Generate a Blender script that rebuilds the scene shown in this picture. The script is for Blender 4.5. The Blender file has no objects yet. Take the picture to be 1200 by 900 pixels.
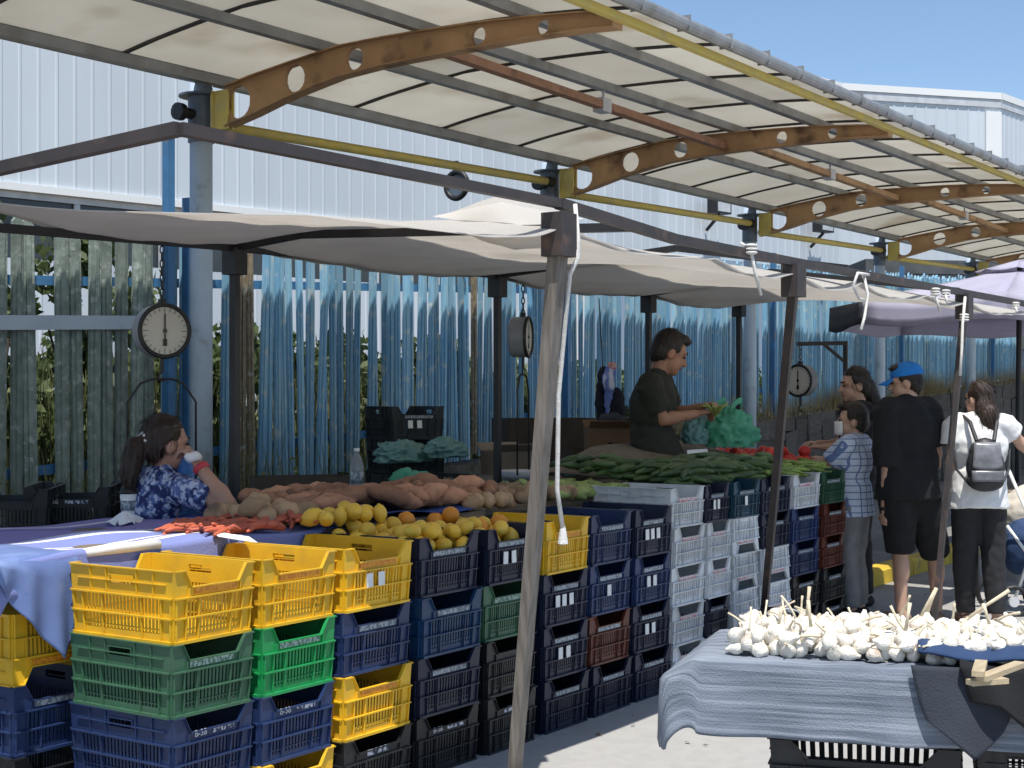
import bpy, bmesh, math, random
from math import sin, cos, pi, radians, sqrt
from mathutils import Vector, Matrix, Euler
random.seed(7)
S = bpy.context.scene
COL = S.collection
# ------------------------------------------------------------------ camera, sky, sun, exposure
F, CX, HZ, CAMH, YAW = 1700.0, 600.0, 465.0, 1.5, radians(34)
CY_, SY_ = cos(YAW), sin(YAW)
cam = bpy.data.cameras.new('camera')
cam.sensor_width = 36; cam.lens = 36 * F / 1200
cam.shift_y = (HZ - 450) / 1200
cam.clip_start = .05; cam.clip_end = 6000
cam_o = bpy.data.objects.new('camera', cam); COL.objects.link(cam_o)
cam_o.location = (0, 0, CAMH); cam_o.rotation_euler = (pi/2, 0, YAW - pi/2)
S.camera = cam_o
S.render.resolution_x, S.render.resolution_y = 1024, 768
S.view_settings.view_transform = 'Standard'; S.view_settings.look = 'None'
S.view_settings.exposure = 0.3; S.view_settings.gamma = 1
SUN = Vector((-.30, -.26, 1)).normalized()
wd = bpy.data.worlds.new('World'); S.world = wd; wd.use_nodes = True
nt = wd.node_tree; nt.nodes.clear()
sk = nt.nodes.new('ShaderNodeTexSky'); sk.sky_type = 'NISHITA'; sk.sun_disc = False
sk.sun_elevation = math.asin(SUN.z); sk.sun_rotation = math.atan2(SUN.x, SUN.y)
sk.air_density = 1.0; sk.dust_density = .0; sk.ozone_density = 3.5
bg = nt.nodes.new('ShaderNodeBackground'); bg.inputs[1].default_value = .125
wo = nt.nodes.new('ShaderNodeOutputWorld')
nt.links.new(sk.outputs[0], bg.inputs[0]); nt.links.new(bg.outputs[0], wo.inputs[0])
sl = bpy.data.lights.new('sun', 'SUN'); sl.energy = 5; sl.angle = radians(.53); sl.color = (1, .965, .9)
so = bpy.data.objects.new('sun', sl); COL.objects.link(so)
so.rotation_euler = SUN.to_track_quat('Z', 'Y').to_euler(); so.location = (0, 0, 30)
S.cycles.max_bounces = 8; S.cycles.transparent_max_bounces = 12
S.cycles.use_denoising = True

# ------------------------------------------------------------------ pixel -> place helpers
def pt(x, y, d):
    l = (x - CX) / F * d
    return Vector((d*CY_ + l*SY_, d*SY_ - l*CY_, CAMH + (HZ - y) / F * d))
def onY(x, y, Y): return pt(x, y, Y / (SY_ - (x - CX)/F*CY_))
def onX(x, y, X): return pt(x, y, X / (CY_ + (x - CX)/F*SY_))
def onZ(x, y, z): return pt(x, y, (CAMH - z)*F/(y - HZ))
def ld(l, d, z=0): return Vector((d*CY_ + l*SY_, d*SY_ - l*CY_, z))

# ------------------------------------------------------------------ materials
def N(t, k, **kw):
    n = t.nodes.new(k)
    for a, v in kw.items(): setattr(n, a, v)
    return n
def mat(name, c, rough=.6, c2=None, scale=6, detail=6, lo=.35, hi=.65, bump=0, bscale=60, metal=0, rnd=0, spec=.5,
        c3=None, s3=1.5, lo3=.55, hi3=.7, stretch=None, transl=0, alpha=1, trans=0, ior=1.45, c4=None, sheen=0):
    m = bpy.data.materials.new(name); m.use_nodes = True
    t = m.node_tree; b = t.nodes['Principled BSDF']; L = t.links.new
    b.inputs['Roughness'].default_value = rough; b.inputs['Metallic'].default_value = metal
    b.inputs['Specular IOR Level'].default_value = spec
    b.inputs['Transmission Weight'].default_value = trans; b.inputs['IOR'].default_value = ior
    if sheen: b.inputs['Sheen Weight'].default_value = sheen
    tc = N(t, 'ShaderNodeTexCoord'); co = tc.outputs['Object']
    oi = N(t, 'ShaderNodeObjectInfo')
    ad = N(t, 'ShaderNodeVectorMath', operation='ADD')
    mu = N(t, 'ShaderNodeMath', operation='MULTIPLY'); mu.inputs[1].default_value = 37.0
    L(oi.outputs['Random'], mu.inputs[0]); L(co, ad.inputs[0]); L(mu.outputs[0], ad.inputs[1]); co = ad.outputs[0]
    if stretch:
        mp = N(t, 'ShaderNodeMapping'); mp.inputs['Scale'].default_value = stretch
        L(co, mp.inputs[0]); cs = mp.outputs[0]
    else: cs = co
    if c2 is None: c2 = tuple(x*.8 for x in c)
    def noise(sc, det, vec):
        n = N(t, 'ShaderNodeTexNoise'); n.inputs['Scale'].default_value = sc; n.inputs['Detail'].default_value = det
        L(vec, n.inputs['Vector']); return n.outputs[0]
    def ramp(src, a, z):
        r = N(t, 'ShaderNodeMapRange'); r.inputs[1].default_value = a; r.inputs[2].default_value = z
        L(src, r.inputs[0]); return r.outputs[0]
    def mix(f, a, bb):
        x = N(t, 'ShaderNodeMix', data_type='RGBA'); L(f, x.inputs[0])
        for s, v in ((6, a), (7, bb)):
            if isinstance(v, tuple): x.inputs[s].default_value = (*v, 1)
            else: L(v, x.inputs[s])
        return x.outputs[2]
    out = mix(ramp(noise(scale, detail, cs), lo, hi), c, c2)
    if c3: out = mix(ramp(noise(s3, 8, co), lo3, hi3), out, c3)
    if c4: out = mix(oi.outputs['Random'], out, c4)
    if rnd:
        h = N(t, 'ShaderNodeHueSaturation')
        r = N(t, 'ShaderNodeMapRange'); r.inputs[3].default_value = 1 - rnd; r.inputs[4].default_value = 1 + rnd
        L(oi.outputs['Random'], r.inputs[0]); L(r.outputs[0], h.inputs['Value']); L(out, h.inputs['Color']); out = h.outputs[0]
    L(out, b.inputs['Base Color'])
    if bump:
        bp = N(t, 'ShaderNodeBump'); bp.inputs['Strength'].default_value = bump; bp.inputs['Distance'].default_value = .01
        L(noise(bscale, 6, cs), bp.inputs['Height']); L(bp.outputs[0], b.inputs['Normal'])
    o = t.nodes['Material Output']
    sh = b.outputs[0]
    if transl:
        tr = N(t, 'ShaderNodeBsdfTranslucent'); L(out, tr.inputs[0])
        mx = N(t, 'ShaderNodeMixShader'); mx.inputs[0].default_value = transl
        L(sh, mx.inputs[1]); L(tr.outputs[0], mx.inputs[2]); sh = mx.outputs[0]
    if alpha < 1:
        tp = N(t, 'ShaderNodeBsdfTransparent'); mx = N(t, 'ShaderNodeMixShader'); mx.inputs[0].default_value = alpha
        L(tp.outputs[0], mx.inputs[1]); L(sh, mx.inputs[2]); sh = mx.outputs[0]
    L(sh, o.inputs[0])
    return m
M = {}
M['asphalt'] = mat('asphalt', (.36, .35, .335), .9, (.33, .321, .307), 14, bump=.35, bscale=220, c3=(.22, .212, .2), s3=1.3, lo3=.52, hi3=.8)
M['paving'] = mat('paving', (.2, .19, .18), .9, (.14, .135, .13), 5, bump=.3, bscale=120, c3=(.1, .095, .085), s3=.9)
M['kerb_yellow'] = mat('kerb_yellow', (.62, .42, .03), .7, (.5, .34, .04), 9, c3=(.22, .19, .12), s3=7, lo3=.58, hi3=.75)
M['kerb_grey'] = mat('kerb_grey', (.4, .39, .37), .85, (.3, .29, .27), 9)
M['soil'] = mat('soil', (.16, .13, .09), .95, (.1, .085, .06), 2, bump=.5, bscale=30)
M['stone'] = mat('stone', (.11, .1, .09), .9, (.06, .055, .05), 8, bump=.6, bscale=25, rnd=.25)
M['clad'] = mat('cladding_white', (.54, .58, .615), .5, (.495, .535, .57), .6, stretch=(1, 1, .12), c3=(.5, .53, .55), s3=.5, lo3=.52, hi3=.8, rnd=.045)
M['clad_blue'] = mat('cladding_blue_grey', (.30, .37, .46), .5, (.25, .32, .4), .8, stretch=(1, 1, .2))
M['win'] = mat('window_glass', (.03, .035, .04), .12, (.05, .055, .06), 1)
M['alu'] = mat('aluminium_frame', (.55, .56, .58), .4, (.45, .46, .48), 4)
M['roofdark'] = mat('dark_roofing', (.09, .095, .1), .8, (.06, .065, .07), 3)
M['steel'] = mat('galvanised_steel', (.32, .325, .325), .45, (.24, .245, .245), 5, metal=.35, c3=(.2, .19, .17), s3=4)
M['steel_lt'] = mat('pale_blue_grey_post_paint', (.43, .50, .57), .5, (.38, .45, .52), 6, c3=(.25, .26, .26), s3=6, lo3=.6, hi3=.75)
M['steel_dk'] = mat('slate_blue_bracket_paint', (.12, .155, .2), .5, (.09, .12, .16), 7, c3=(.08, .07, .06), s3=9, lo3=.6, hi3=.75)
M['rust'] = mat('rust_brown_paint', (.46, .28, .14), .75, (.37, .22, .11), 4, bump=.25, bscale=60, c3=(.16, .09, .05), s3=5, lo3=.55, hi3=.72, stretch=(1, 1, 1))
M['rust_lt'] = mat('red_oxide_pipe', (.37, .2, .12), .7, (.29, .15, .09), 6, c3=(.2, .11, .07), s3=8)
M['yellow_paint'] = mat('pale_yellow_paint', (.66, .52, .12), .55, (.55, .45, .16), 8, c3=(.4, .34, .22), s3=7, lo3=.6, hi3=.8)
M['panel'] = mat('translucent_roof_sheet', (.79, .765, .70), .45, (.74, .71, .64), 1.6, transl=.5, c3=(.5, .42, .3), s3=1.1, lo3=.56, hi3=.85, rnd=.07)
M['batten'] = mat('dark_joint_strip', (.05, .048, .045), .7)
M['white_trim'] = mat('white_trim', (.75, .75, .73), .5, (.71, .71, .69), .4)
M['fence_blue'] = mat('weathered_blue_paint', (.15, .335, .50), .65, (.26, .43, .53), 10, detail=9, bump=.25, bscale=50, c3=(.46, .51, .5), s3=11, lo3=.57, hi3=.72, stretch=(1, 1, .16), rnd=.3)
M['fence_grey'] = mat('weathered_grey_green_paint', (.24, .29, .265), .75, (.15, .19, .165), 12, detail=9, bump=.3, bscale=50, c3=(.34, .37, .35), s3=18, lo3=.57, hi3=.66, rnd=.2)
M['fence_rust'] = mat('flaking_blue_and_rust', (.24, .2, .14), .8, (.12, .09, .06), 14, bump=.3, c3=(.35, .36, .31), s3=14, rnd=.2)
M['blue_post'] = mat('blue_post_paint', (.06, .2, .4), .55, (.05, .15, .3), 8, c3=(.2, .2, .2), s3=8, lo3=.62, hi3=.75)
M['leaf'] = mat('shrub_leaf', (.07, .11, .032), .6, (.11, .145, .055), 5, transl=.3, rnd=.3)
M['leaf_dark'] = mat('ivy_leaf', (.03, .05, .02), .6, (.055, .08, .03), 5, transl=.25)
M['stalk'] = mat('pale_green_stalk', (.20, .21, .09), .8, (.13, .16, .06), 5, transl=.25, c3=(.34, .29, .16), s3=4)
M['dry'] = mat('dry_grass', (.32, .25, .12), .8, (.24, .19, .09), 5, transl=.25)
M['bark'] = mat('bark', (.09, .07, .05), .9, (.05, .04, .03), 9, bump=.5)
M['wood'] = mat('weathered_pole_wood', (.21, .185, .16), .8, (.12, .105, .09), 7, bump=.4, bscale=30, stretch=(8, 8, .7), c3=(.08, .07, .06), s3=3)
M['wood_lt'] = mat('pale_slat_wood', (.5, .4, .26), .7, (.38, .3, .19), 6, stretch=(1, 8, 8), bump=.2)
M['board'] = mat('table_board', (.2, .16, .11), .8, (.13, .1, .07), 6, stretch=(1, 8, 8))
M['bracket'] = mat('dark_brown_steel', (.055, .042, .04), .6, (.035, .03, .03), 8, c3=(.12, .07, .05), s3=9, lo3=.6, hi3=.75)
M['blackm'] = mat('black_steel', (.014, .014, .016), .5, (.02, .02, .022), 8)
M['canvas'] = mat('grey_white_canvas', (.74, .715, .68), .85, (.69, .665, .63), 2.5, bump=.25, bscale=9, transl=.6, c3=(.5, .46, .41), s3=1.3, lo3=.6, hi3=.85)
M['rope'] = mat('white_rope', (.7, .69, .66), .8, (.6, .58, .54), 60, bump=.5, bscale=200)
M['lilac'] = mat('lilac_parasol_cloth', (.55, .53, .64), .8, (.5, .48, .6), 4, bump=.2, bscale=12, transl=.35)
M['lilac_shade'] = mat('shaded_lilac_parasol_cloth', (.05, .05, .065), .85, (.04, .04, .05), 4, transl=.1)  # lilac cloth darkened, the shadow of the stall canvas put into its colour
def plastic(n, c, var=.12, rnd=.14): return mat(n, c, .42, tuple(x*(1-var) for x in c), 9, bump=.08, bscale=90, c3=tuple(x*.75+.022 for x in c), s3=9, lo3=.5, hi3=.8, rnd=rnd)
PL = {'yellow': plastic('yellow_plastic', (.76, .45, .02)), 'dull green': plastic('dull_green_plastic', (.045, .125, .07)),
      'bright green': plastic('bright_green_plastic', (.012, .25, .07)), 'navy': plastic('navy_plastic', (.009, .015, .040)),
      'deep blue': plastic('deep_blue_plastic', (.017, .035, .105)), 'mid blue': plastic('mid_blue_plastic', (.01, .05, .13)), 'black': plastic('black_plastic', (.013, .015, .018)),
      'maroon': plastic('maroon_plastic', (.10, .022, .012)), 'white': plastic('grey_white_plastic', (.64, .655, .67), .08),
      'teal': plastic('teal_plastic', (.012, .06, .10)), 'forest green': plastic('forest_green_plastic', (.02, .07, .04))}
M['sticker'] = mat('white_sticker', (.78, .78, .76), .6, (.7, .7, .69), 30)
def printmat(n, a, b):      # a printed nameplate: rows of small indistinct print
    return mat(n, a, .5, b, 60, detail=2, lo=.46, hi=.54, stretch=(1.6, 1, .9))
M['plate_grey'] = printmat('grey_nameplate', (.15, .175, .20), (.36, .40, .43))
M['plate_red'] = printmat('red_printed_plate', (.62, .57, .56), (.52, .2, .2))
M['plate_orange'] = printmat('orange_nameplate', (.56, .19, .015), (.70, .30, .02))
M['plate_green'] = printmat('green_nameplate', (.08, .16, .11), (.32, .42, .36))
M['print'] = mat('white_print', (.72, .73, .75), .6)

# ------------------------------------------------------------------ mesh builder
class MB:
    def __init__(s): s.v = []; s.f = []
    def add(s, vs, fs):
        o = len(s.v); s.v.extend([tuple(p) for p in vs]); s.f.extend([tuple(i+o for i in f) for f in fs]); return s
    def box(s, a, b):
        x0, y0, z0 = a; x1, y1, z1 = b
        return s.add([(x0,y0,z0),(x1,y0,z0),(x1,y1,z0),(x0,y1,z0),(x0,y0,z1),(x1,y0,z1),(x1,y1,z1),(x0,y1,z1)],
                     [(0,3,2,1),(4,5,6,7),(0,1,5,4),(1,2,6,5),(2,3,7,6),(3,0,4,7)])
    def bar(s, p, q, w, h, up=(0,0,1)):          # rectangular bar between two points
        p, q = Vector(p), Vector(q); d = (q-p).normalized(); r = d.cross(Vector(up))
        if r.length < 1e-4: r = d.cross(Vector((1,0,0)))
        r.normalize(); u = r.cross(d)
        vs = [c + r*(w/2*a) + u*(h/2*b) for c in (p, q) for a, b in ((-1,-1),(1,-1),(1,1),(-1,1))]
        return s.add(vs, [(0,1,2,3),(7,6,5,4),(0,4,5,1),(1,5,6,2),(2,6,7,3),(3,7,4,0)])
    def tube(s, pts, r, n=10, cap=True):
        pts = [Vector(p) for p in pts]; k = len(pts); rs = r if isinstance(r, (list, tuple)) else [r]*k
        vs = []; prev = None
        for i, p in enumerate(pts):
            d = (pts[min(i+1, k-1)] - pts[max(i-1, 0)]).normalized()
            if prev is None:
                a = d.orthogonal().normalized()
            else:
                a = prev - d*prev.dot(d); a = a.normalized() if a.length > 1e-5 else d.orthogonal().normalized()
            prev = a; b = d.cross(a)
            for j in range(n):
                t = 2*pi*j/n; vs.append(p + (a*cos(t) + b*sin(t))*rs[i])
        fs = [(i*n+j, i*n+(j+1) % n, (i+1)*n+(j+1) % n, (i+1)*n+j) for i in range(k-1) for j in range(n)]
        if cap: fs += [tuple(range(n-1, -1, -1)), tuple(range((k-1)*n, k*n))]
        return s.add(vs, fs)
    def lathe(s, prof, n=12, mtx=None, lobes=0, amp=0):
        vs = []
        for r, z in prof:
            for j in range(n):
                t = 2*pi*j/n; rr = r*(1 + (amp*cos(lobes*t) if lobes else 0))
                vs.append(Vector((rr*cos(t), rr*sin(t), z)))
        k = len(prof)
        fs = [(i*n+j, i*n+(j+1) % n, (i+1)*n+(j+1) % n, (i+1)*n+j) for i in range(k-1) for j in range(n)]
        fs += [tuple(range(n-1, -1, -1)), tuple(range((k-1)*n, k*n))]
        if mtx is not None: vs = [mtx @ v for v in vs]
        return s.add(vs, fs)
    def ell(s, c, r, rot=None, nu=14, nv=9):
        R = rot if rot is not None else Matrix.Identity(3)
        c = Vector(c); r = (r,)*3 if not isinstance(r, (tuple, list)) else r
        vs = [c + R @ Vector((0, 0, -r[2]))]
        for i in range(1, nv):
            a = -pi/2 + pi*i/nv
            for j in range(nu):
                t = 2*pi*j/nu; vs.append(c + R @ Vector((r[0]*cos(a)*cos(t), r[1]*cos(a)*sin(t), r[2]*sin(a))))
        vs.append(c + R @ Vector((0, 0, r[2]))); top = len(vs)-1
        fs = [(0, 1+(j+1) % nu, 1+j) for j in range(nu)]
        for i in range(nv-2):
            o = 1+i*nu; fs += [(o+j, o+(j+1) % nu, o+nu+(j+1) % nu, o+nu+j) for j in range(nu)]
        o = 1+(nv-2)*nu; fs += [(o+j, o+(j+1) % nu, top) for j in range(nu)]
        return s.add(vs, fs)
    def cone(s, p, q, r0, r1, n=12):              # capsule with two radii
        p, q = Vector(p), Vector(q); d = (q-p); L = d.length; d.normalize()
        pts = []; rs = []
        for a in (-80, -50, -25): t = radians(a); pts.append(p + d*(r0*sin(t))); rs.append(r0*cos(t))
        pts += [p, q]; rs += [r0, r1]
        for a in (25, 50, 80): t = radians(a); pts.append(q + d*(r1*sin(t))); rs.append(r1*cos(t))
        return s.tube(pts, rs, n)
    def prism(s, poly, f0, f1):                   # poly: 2-D points; f0, f1 map (a,b) to both faces
        n = len(poly); vs = [f0(*p) for p in poly] + [f1(*p) for p in poly]
        return s.add(vs, [tuple(range(n)), tuple(range(2*n-1, n-1, -1))] + [(i, i+n, (i+1) % n + n, (i+1) % n) for i in range(n)])
    def grid(s, fn, nu, nv, thick=0):
        vs = [Vector(fn(i/nu, j/nv)) for j in range(nv+1) for i in range(nu+1)]
        fs = [(j*(nu+1)+i, j*(nu+1)+i+1, (j+1)*(nu+1)+i+1, (j+1)*(nu+1)+i) for j in range(nv) for i in range(nu)]
        return s.add(vs, fs)
    def map(s, fn): s.v = [tuple(fn(Vector(p))) for p in s.v]; return s
    def mesh(s, name, m, smooth=False):
        me = bpy.data.meshes.new(name); me.from_pydata(s.v, [], s.f); me.update()
        if m is not None: me.materials.append(m)
        bm = bmesh.new(); bm.from_mesh(me); bmesh.ops.recalc_face_normals(bm, faces=bm.faces); bm.to_mesh(me); bm.free()
        if smooth: me.polygons.foreach_set('use_smooth', [True]*len(me.polygons))
        return me
    def build(s, name, m, parent=None, smooth=False, base=None):
        org = ORG.get(parent.name) if parent is not None else None
        if parent is None and base is not None: org = Vector(base)
        if org is not None: s.v = [tuple(Vector(p)-org) for p in s.v]
        o = bpy.data.objects.new(name, s.mesh(name, m, smooth)); COL.objects.link(o)
        if parent is not None: o.parent = parent; ORG[o.name] = org if org is not None else Vector()
        else:
            if base is not None: o.location = base
            ORG[o.name] = Vector(base) if base is not None else Vector()
        return o
ORG = {}
def tag(o, label=None, cat=None, group=None, kind=None):
    if label: o['label'] = label
    if cat: o['category'] = cat
    if group: o['group'] = group
    if kind: o['kind'] = kind
    return o
def thing(name, label, cat, loc=(0,0,0), group=None, rz=0):
    o = bpy.data.objects.new(name, None); COL.objects.link(o); o.location = loc; o.rotation_euler.z = rz
    o.empty_display_size = .1
    ORG[o.name] = Vector(loc); return tag(o, label, cat, group)
def inst(mesh, name, loc=(0,0,0), rot=(0,0,0), sc=1, parent=None):
    o = bpy.data.objects.new(name, mesh); COL.objects.link(o); o.location = loc; o.rotation_euler = rot
    o.scale = (sc,)*3 if not isinstance(sc, (tuple, list)) else sc
    if parent is not None: o.parent = parent
    return o
def solid(o, t, off=0):
    md = o.modifiers.new('solid', 'SOLIDIFY'); md.thickness = t; md.offset = off; return o
def lerp(a, b, t): return a + (b-a)*t
def textmesh(txt, size, m):
    c = bpy.data.curves.new('lettering', 'FONT'); c.body = txt; c.size = size; c.extrude = .0006
    c.align_x = 'CENTER'; c.align_y = 'CENTER'
    o = bpy.data.objects.new('lettering', c); COL.objects.link(o)
    dg = bpy.context.evaluated_depsgraph_get(); me = bpy.data.meshes.new_from_object(o.evaluated_get(dg))
    bpy.data.objects.remove(o); bpy.data.curves.remove(c); me.materials.clear(); me.materials.append(m); return me
# ================================================================== the setting
g = MB().grid(lambda u, v: (-3000+6000*u, -3000+6000*v, 0), 2, 2).build('ground', M['asphalt']); tag(g, 'pale worn asphalt of the market street', kind='structure')
def zslope(X): return .30 + .05*(X-8.6)
o = MB().box((-6, 4.16, -.2), (70, 7.5, .13)).build('pavement', M['paving']); tag(o, 'raised grey pavement under the back of the stall', kind='structure')
# kerb stones, the far ones painted yellow
kerb = thing('kerb', 'stone kerb edging the pavement with yellow painted stones', 'kerb', (0, 4.05, 0)); kerb['kind'] = 'structure'; del kerb['category']
for i in range(44):
    x0 = -2 + i*1.0
    b = MB(); prof = [(4.02, -.1), (4.16, -.1), (4.16, .136), (4.05, .136), (4.02, .11)]
    b.prism(prof, lambda a, c: (x0+.004, a, c), lambda a, c: (x0+.99, a, c))
    b.build('kerb_stone', M['kerb_yellow'] if i > 8 else M['kerb_grey'], kerb)
# terrain beyond the fence
tr = MB().grid(lambda u, v: (-40+140*u, 7.7+45*v, .3+.0*u if v == 0 else .25), 4, 2).build('terrain', M['soil']); tag(tr, 'dry soil yard behind the blue fence', kind='structure')

# ---- retaining wall under the fence, of separate stones
FY = 7.55
def zb(X): return max(.438 + .05*X, .6)
wall = thing('stone_wall', 'low dark stone wall rising to the right under the fence', 'wall', (0, FY, 0))
core = MB(); xs = [4, 8, 14, 22, 30, 42]
for a, b in zip(xs[:-1], xs[1:]):
    core.prism([(a, 0), (b, 0), (b, zb(b)-.05), (a, zb(a)-.05)], lambda p, q: (p, FY-.08, q), lambda p, q: (p, FY+.2, q))
core.build('wall_core', M['stone'], wall)
nst = 0; sts = []
for k in range(5):
    b = MB().box((-.5, -.5, -.5), (.5, .5, .5)); rr = random.Random(k)
    b.map(lambda p: Vector((p.x+rr.uniform(-.09, .09), p.y+rr.uniform(-.05, .05), p.z+rr.uniform(-.12, .12)))); sts.append(b.mesh('stone', M['stone']))
X = 12.2
while X < 28 and nst < 285:
    w = random.uniform(.3, .55); z = .13
    while z < zb(X)-.06:
        h = min(random.uniform(.2, .34), zb(X)-z)
        inst(random.choice(sts), 'stone', Vector((X+w/2, -.1+random.uniform(-.02, .02), z+h/2)), (0, 0, 0), (w*.97, .12, h*.95), wall); z += h; nst += 1
    X += w
# ---- fence of separate pickets
fence = thing('picket_fence', 'tall weathered blue metal picket fence behind the stalls', 'fence', (0, FY, 0))
def picket(w, h, m):
    b = MB(); t = .012
    b.prism([(-w/2, 0), (w/2, 0), (w/2, h-.05), (0, h), (-w/2, h-.05)], lambda a, c: (a, -t, c), lambda a, c: (a, t, c))
    b.prism([(-w*.18, .01), (w*.18, .01), (w*.18, h-.06), (-w*.18, h-.06)], lambda a, c: (a, -t-.012, c), lambda a, c: (a, -t+.002, c))
    return b.mesh('picket', m)
PG = [picket(w, 1.86, M['fence_grey']) for w in (.076, .084, .092)]
PB = [picket(w, 1.86, M['fence_blue']) for w in (.054, .062, .07)]
PR = [picket(w, 1.85, M['fence_rust']) for w in (.06, .068)]
x = 4.4; cnt = 0
while x < 28.6:
    pitch = .12 if x < 6.8 else .0915
    me = random.choice(PG) if x < 6.8 else random.choice(PB)
    if 7.5 < x < 7.85 or 10.55 < x < 10.65: me = random.choice(PR)
    skip = random.random() < (.035 if x < 12 else .012)
    if not skip:
        inst(me, 'picket', (x, random.uniform(-.012, .012), zb(x)+random.uniform(-.03, .03)), (0, random.gauss(0, .014), random.gauss(0, .07)), (1, 1, random.uniform(.985, 1.02)), fence); cnt += 1
    x += pitch*(random.uniform(.94, 1.06))
for zo in (.3, 1.5):
    b = MB()
    for a, c in ((4.4, 7.3), (7.3, 12.8), (12.8, 18.5), (18.5, 24), (24, 28.7)): b.bar((a, FY+.05, zb(a)+zo), (c-.01, FY+.05, zb(c)+zo), .05, .06)
    b.build('rail', M['blue_post'], fence)
b = MB(); b.bar(onY(-150, 378, FY-.06), onY(168, 378, FY-.06), .05, .09); b.build('front_rail', M['steel_lt'], fence)
for X, h in ((6.87, 3.26), (7.05, 2.87), (12.0, 3.0), (16.9, 3.3), (21.7, 3.5), (26.6, 3.8)):
    b = MB().box((X-.03, FY-.13, .13), (X+.03, FY-.07, h)); b.build('fence_post', M['blue_post'], fence)
# ---- shrubs behind and weeds in front of the fence
def foliage(name, m, n, dims, leaf, seed, parent=None, base=(0,0,0), zpow=1, org=None, clumps=14):
    r = random.Random(seed); b = MB()
    cl = [(Vector((r.uniform(-1, 1)*dims[0]*.75, r.uniform(-1, 1)*dims[1]*.6, dims[2]*(.12+.8*r.random()**zpow))), r.uniform(.18, .42)) for _ in range(clumps)]
    for _ in range(n):
        c, rad = r.choice(cl); d = Vector((r.gauss(0, 1), r.gauss(0, 1), r.gauss(0, .8))).normalized()*rad*min(dims)*1.2*r.random()**.4
        p = c + d + Vector(base)
        if p.z < base[2]: continue
        a = Vector((r.gauss(0, 1), r.gauss(0, 1), r.gauss(0, .6))).normalized(); s_ = leaf*r.uniform(.6, 1.3)
        q = a.orthogonal().normalized(); q.rotate(Matrix.Rotation(r.uniform(0, 6.28), 3, a)); w = a.cross(q)
        b.add([p - q*s_, p + w*s_*.45, p + q*s_, p - w*s_*.45], [(0, 1, 2, 3)])
    return b.build(name, m, parent)
shr = [(5.80, 8.4, 2.6, 'tall grey green shrub behind the grey pickets at the left end'), (7.36, 8.4, 2.2, 'shrub behind the fence beside the blue post'),
       (8.83, 8.4, 1.8, 'leafy shrub behind the fence between blue post and dark crate stack'), (10.40, 8.4, 1.8, 'shrub behind the blue fence above the black crates'),
       (11.96, 8.4, 1.6, 'shrub behind the fence by the rear tent pole'), (13.80, 8.4, 1.6, 'shrub behind the blue fence near the hung clothes'),
       (16.56, 8.4, 1.7, 'shrub behind the fence right of the vegetable seller'), (20.70, 8.4, 1.7, 'shrub behind the fence near the dark haired shopper'), (25.30, 8.4, 1.6, 'shrub behind the fence beside the lilac parasol')]
for i, (X, Y, h, lb) in enumerate(shr):
    t = thing('shrub', lb, 'shrub', (X, Y, .25), 'shrubs behind the fence')
    foliage('foliage', M['leaf'], 6500, (1.35, .6, h), .06, 40+i, t, (X, Y, .25), clumps=34)
    b = MB()
    for k in range(5): b.tube([(X+(k-2)*.1, Y, .2), (X+(k-2)*.22, Y+.05, .25+h*.45), (X+(k-2)*.33, Y+.1, .25+h*.8)], [.03, .02, .008], 6)
    b.build('stem', M['bark'], t)
t_ = foliage('hedge', M['leaf'], 15000, (12.5, .55, 1.75), .075, 77, None, (15, 9.5, .25), clumps=200); tag(t_, 'mass of overgrown greenery in the yard behind the fence', kind='stuff')
wd_ = [(8.37, 7.36, .7, .35, 'green weeds at the fence foot beside the first rear pole'), (9.57, 7.36, .55, .3, 'low weeds at the fence foot left of the black crates'),
       (13.11, 7.36, 1.35, .28, 'tall climbing weed on the fence behind the teal bag'), (6.62, 7.36, .9, .5, 'dark weeds along the grey pickets behind the seated woman'), (11.59, 7.36, .8, .4, 'weeds at the fence foot right of the black crates')]
for i, (X, Y, h, w, lb) in enumerate(wd_):
    t = thing('weed', lb, 'weed', (X, Y, .13), 'weeds along the fence')
    foliage('foliage', M['leaf_dark'], 900, (w, .12, h), .04, 80+i, t, (X, Y, .13), clumps=12)
    b = MB(); b.tube([(X, Y, .1), (X+.02, Y, .13+h*.5), (X-.03, Y, .13+h*.9)], [.012, .009, .004], 5); b.build('stem', M['bark'], t)
b = MB(); r = random.Random(5)
for _ in range(2600):
    X = r.uniform(13.5, 29) if r.random() < .75 else r.choice((19.0, 22.4, 23.0))+r.gauss(0, .35)
    p = Vector((X, FY-.1+r.uniform(-.12, .05), zb(X)-.06)); h = r.uniform(.12, .42); lean = Vector((r.gauss(0, .12), r.gauss(-.05, .1), 0))
    b.add([p+Vector((-.008, 0, 0)), p+Vector((.008, 0, 0)), p+lean+Vector((0, 0, h))], [(0, 1, 2)])
bs = MB()
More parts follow.
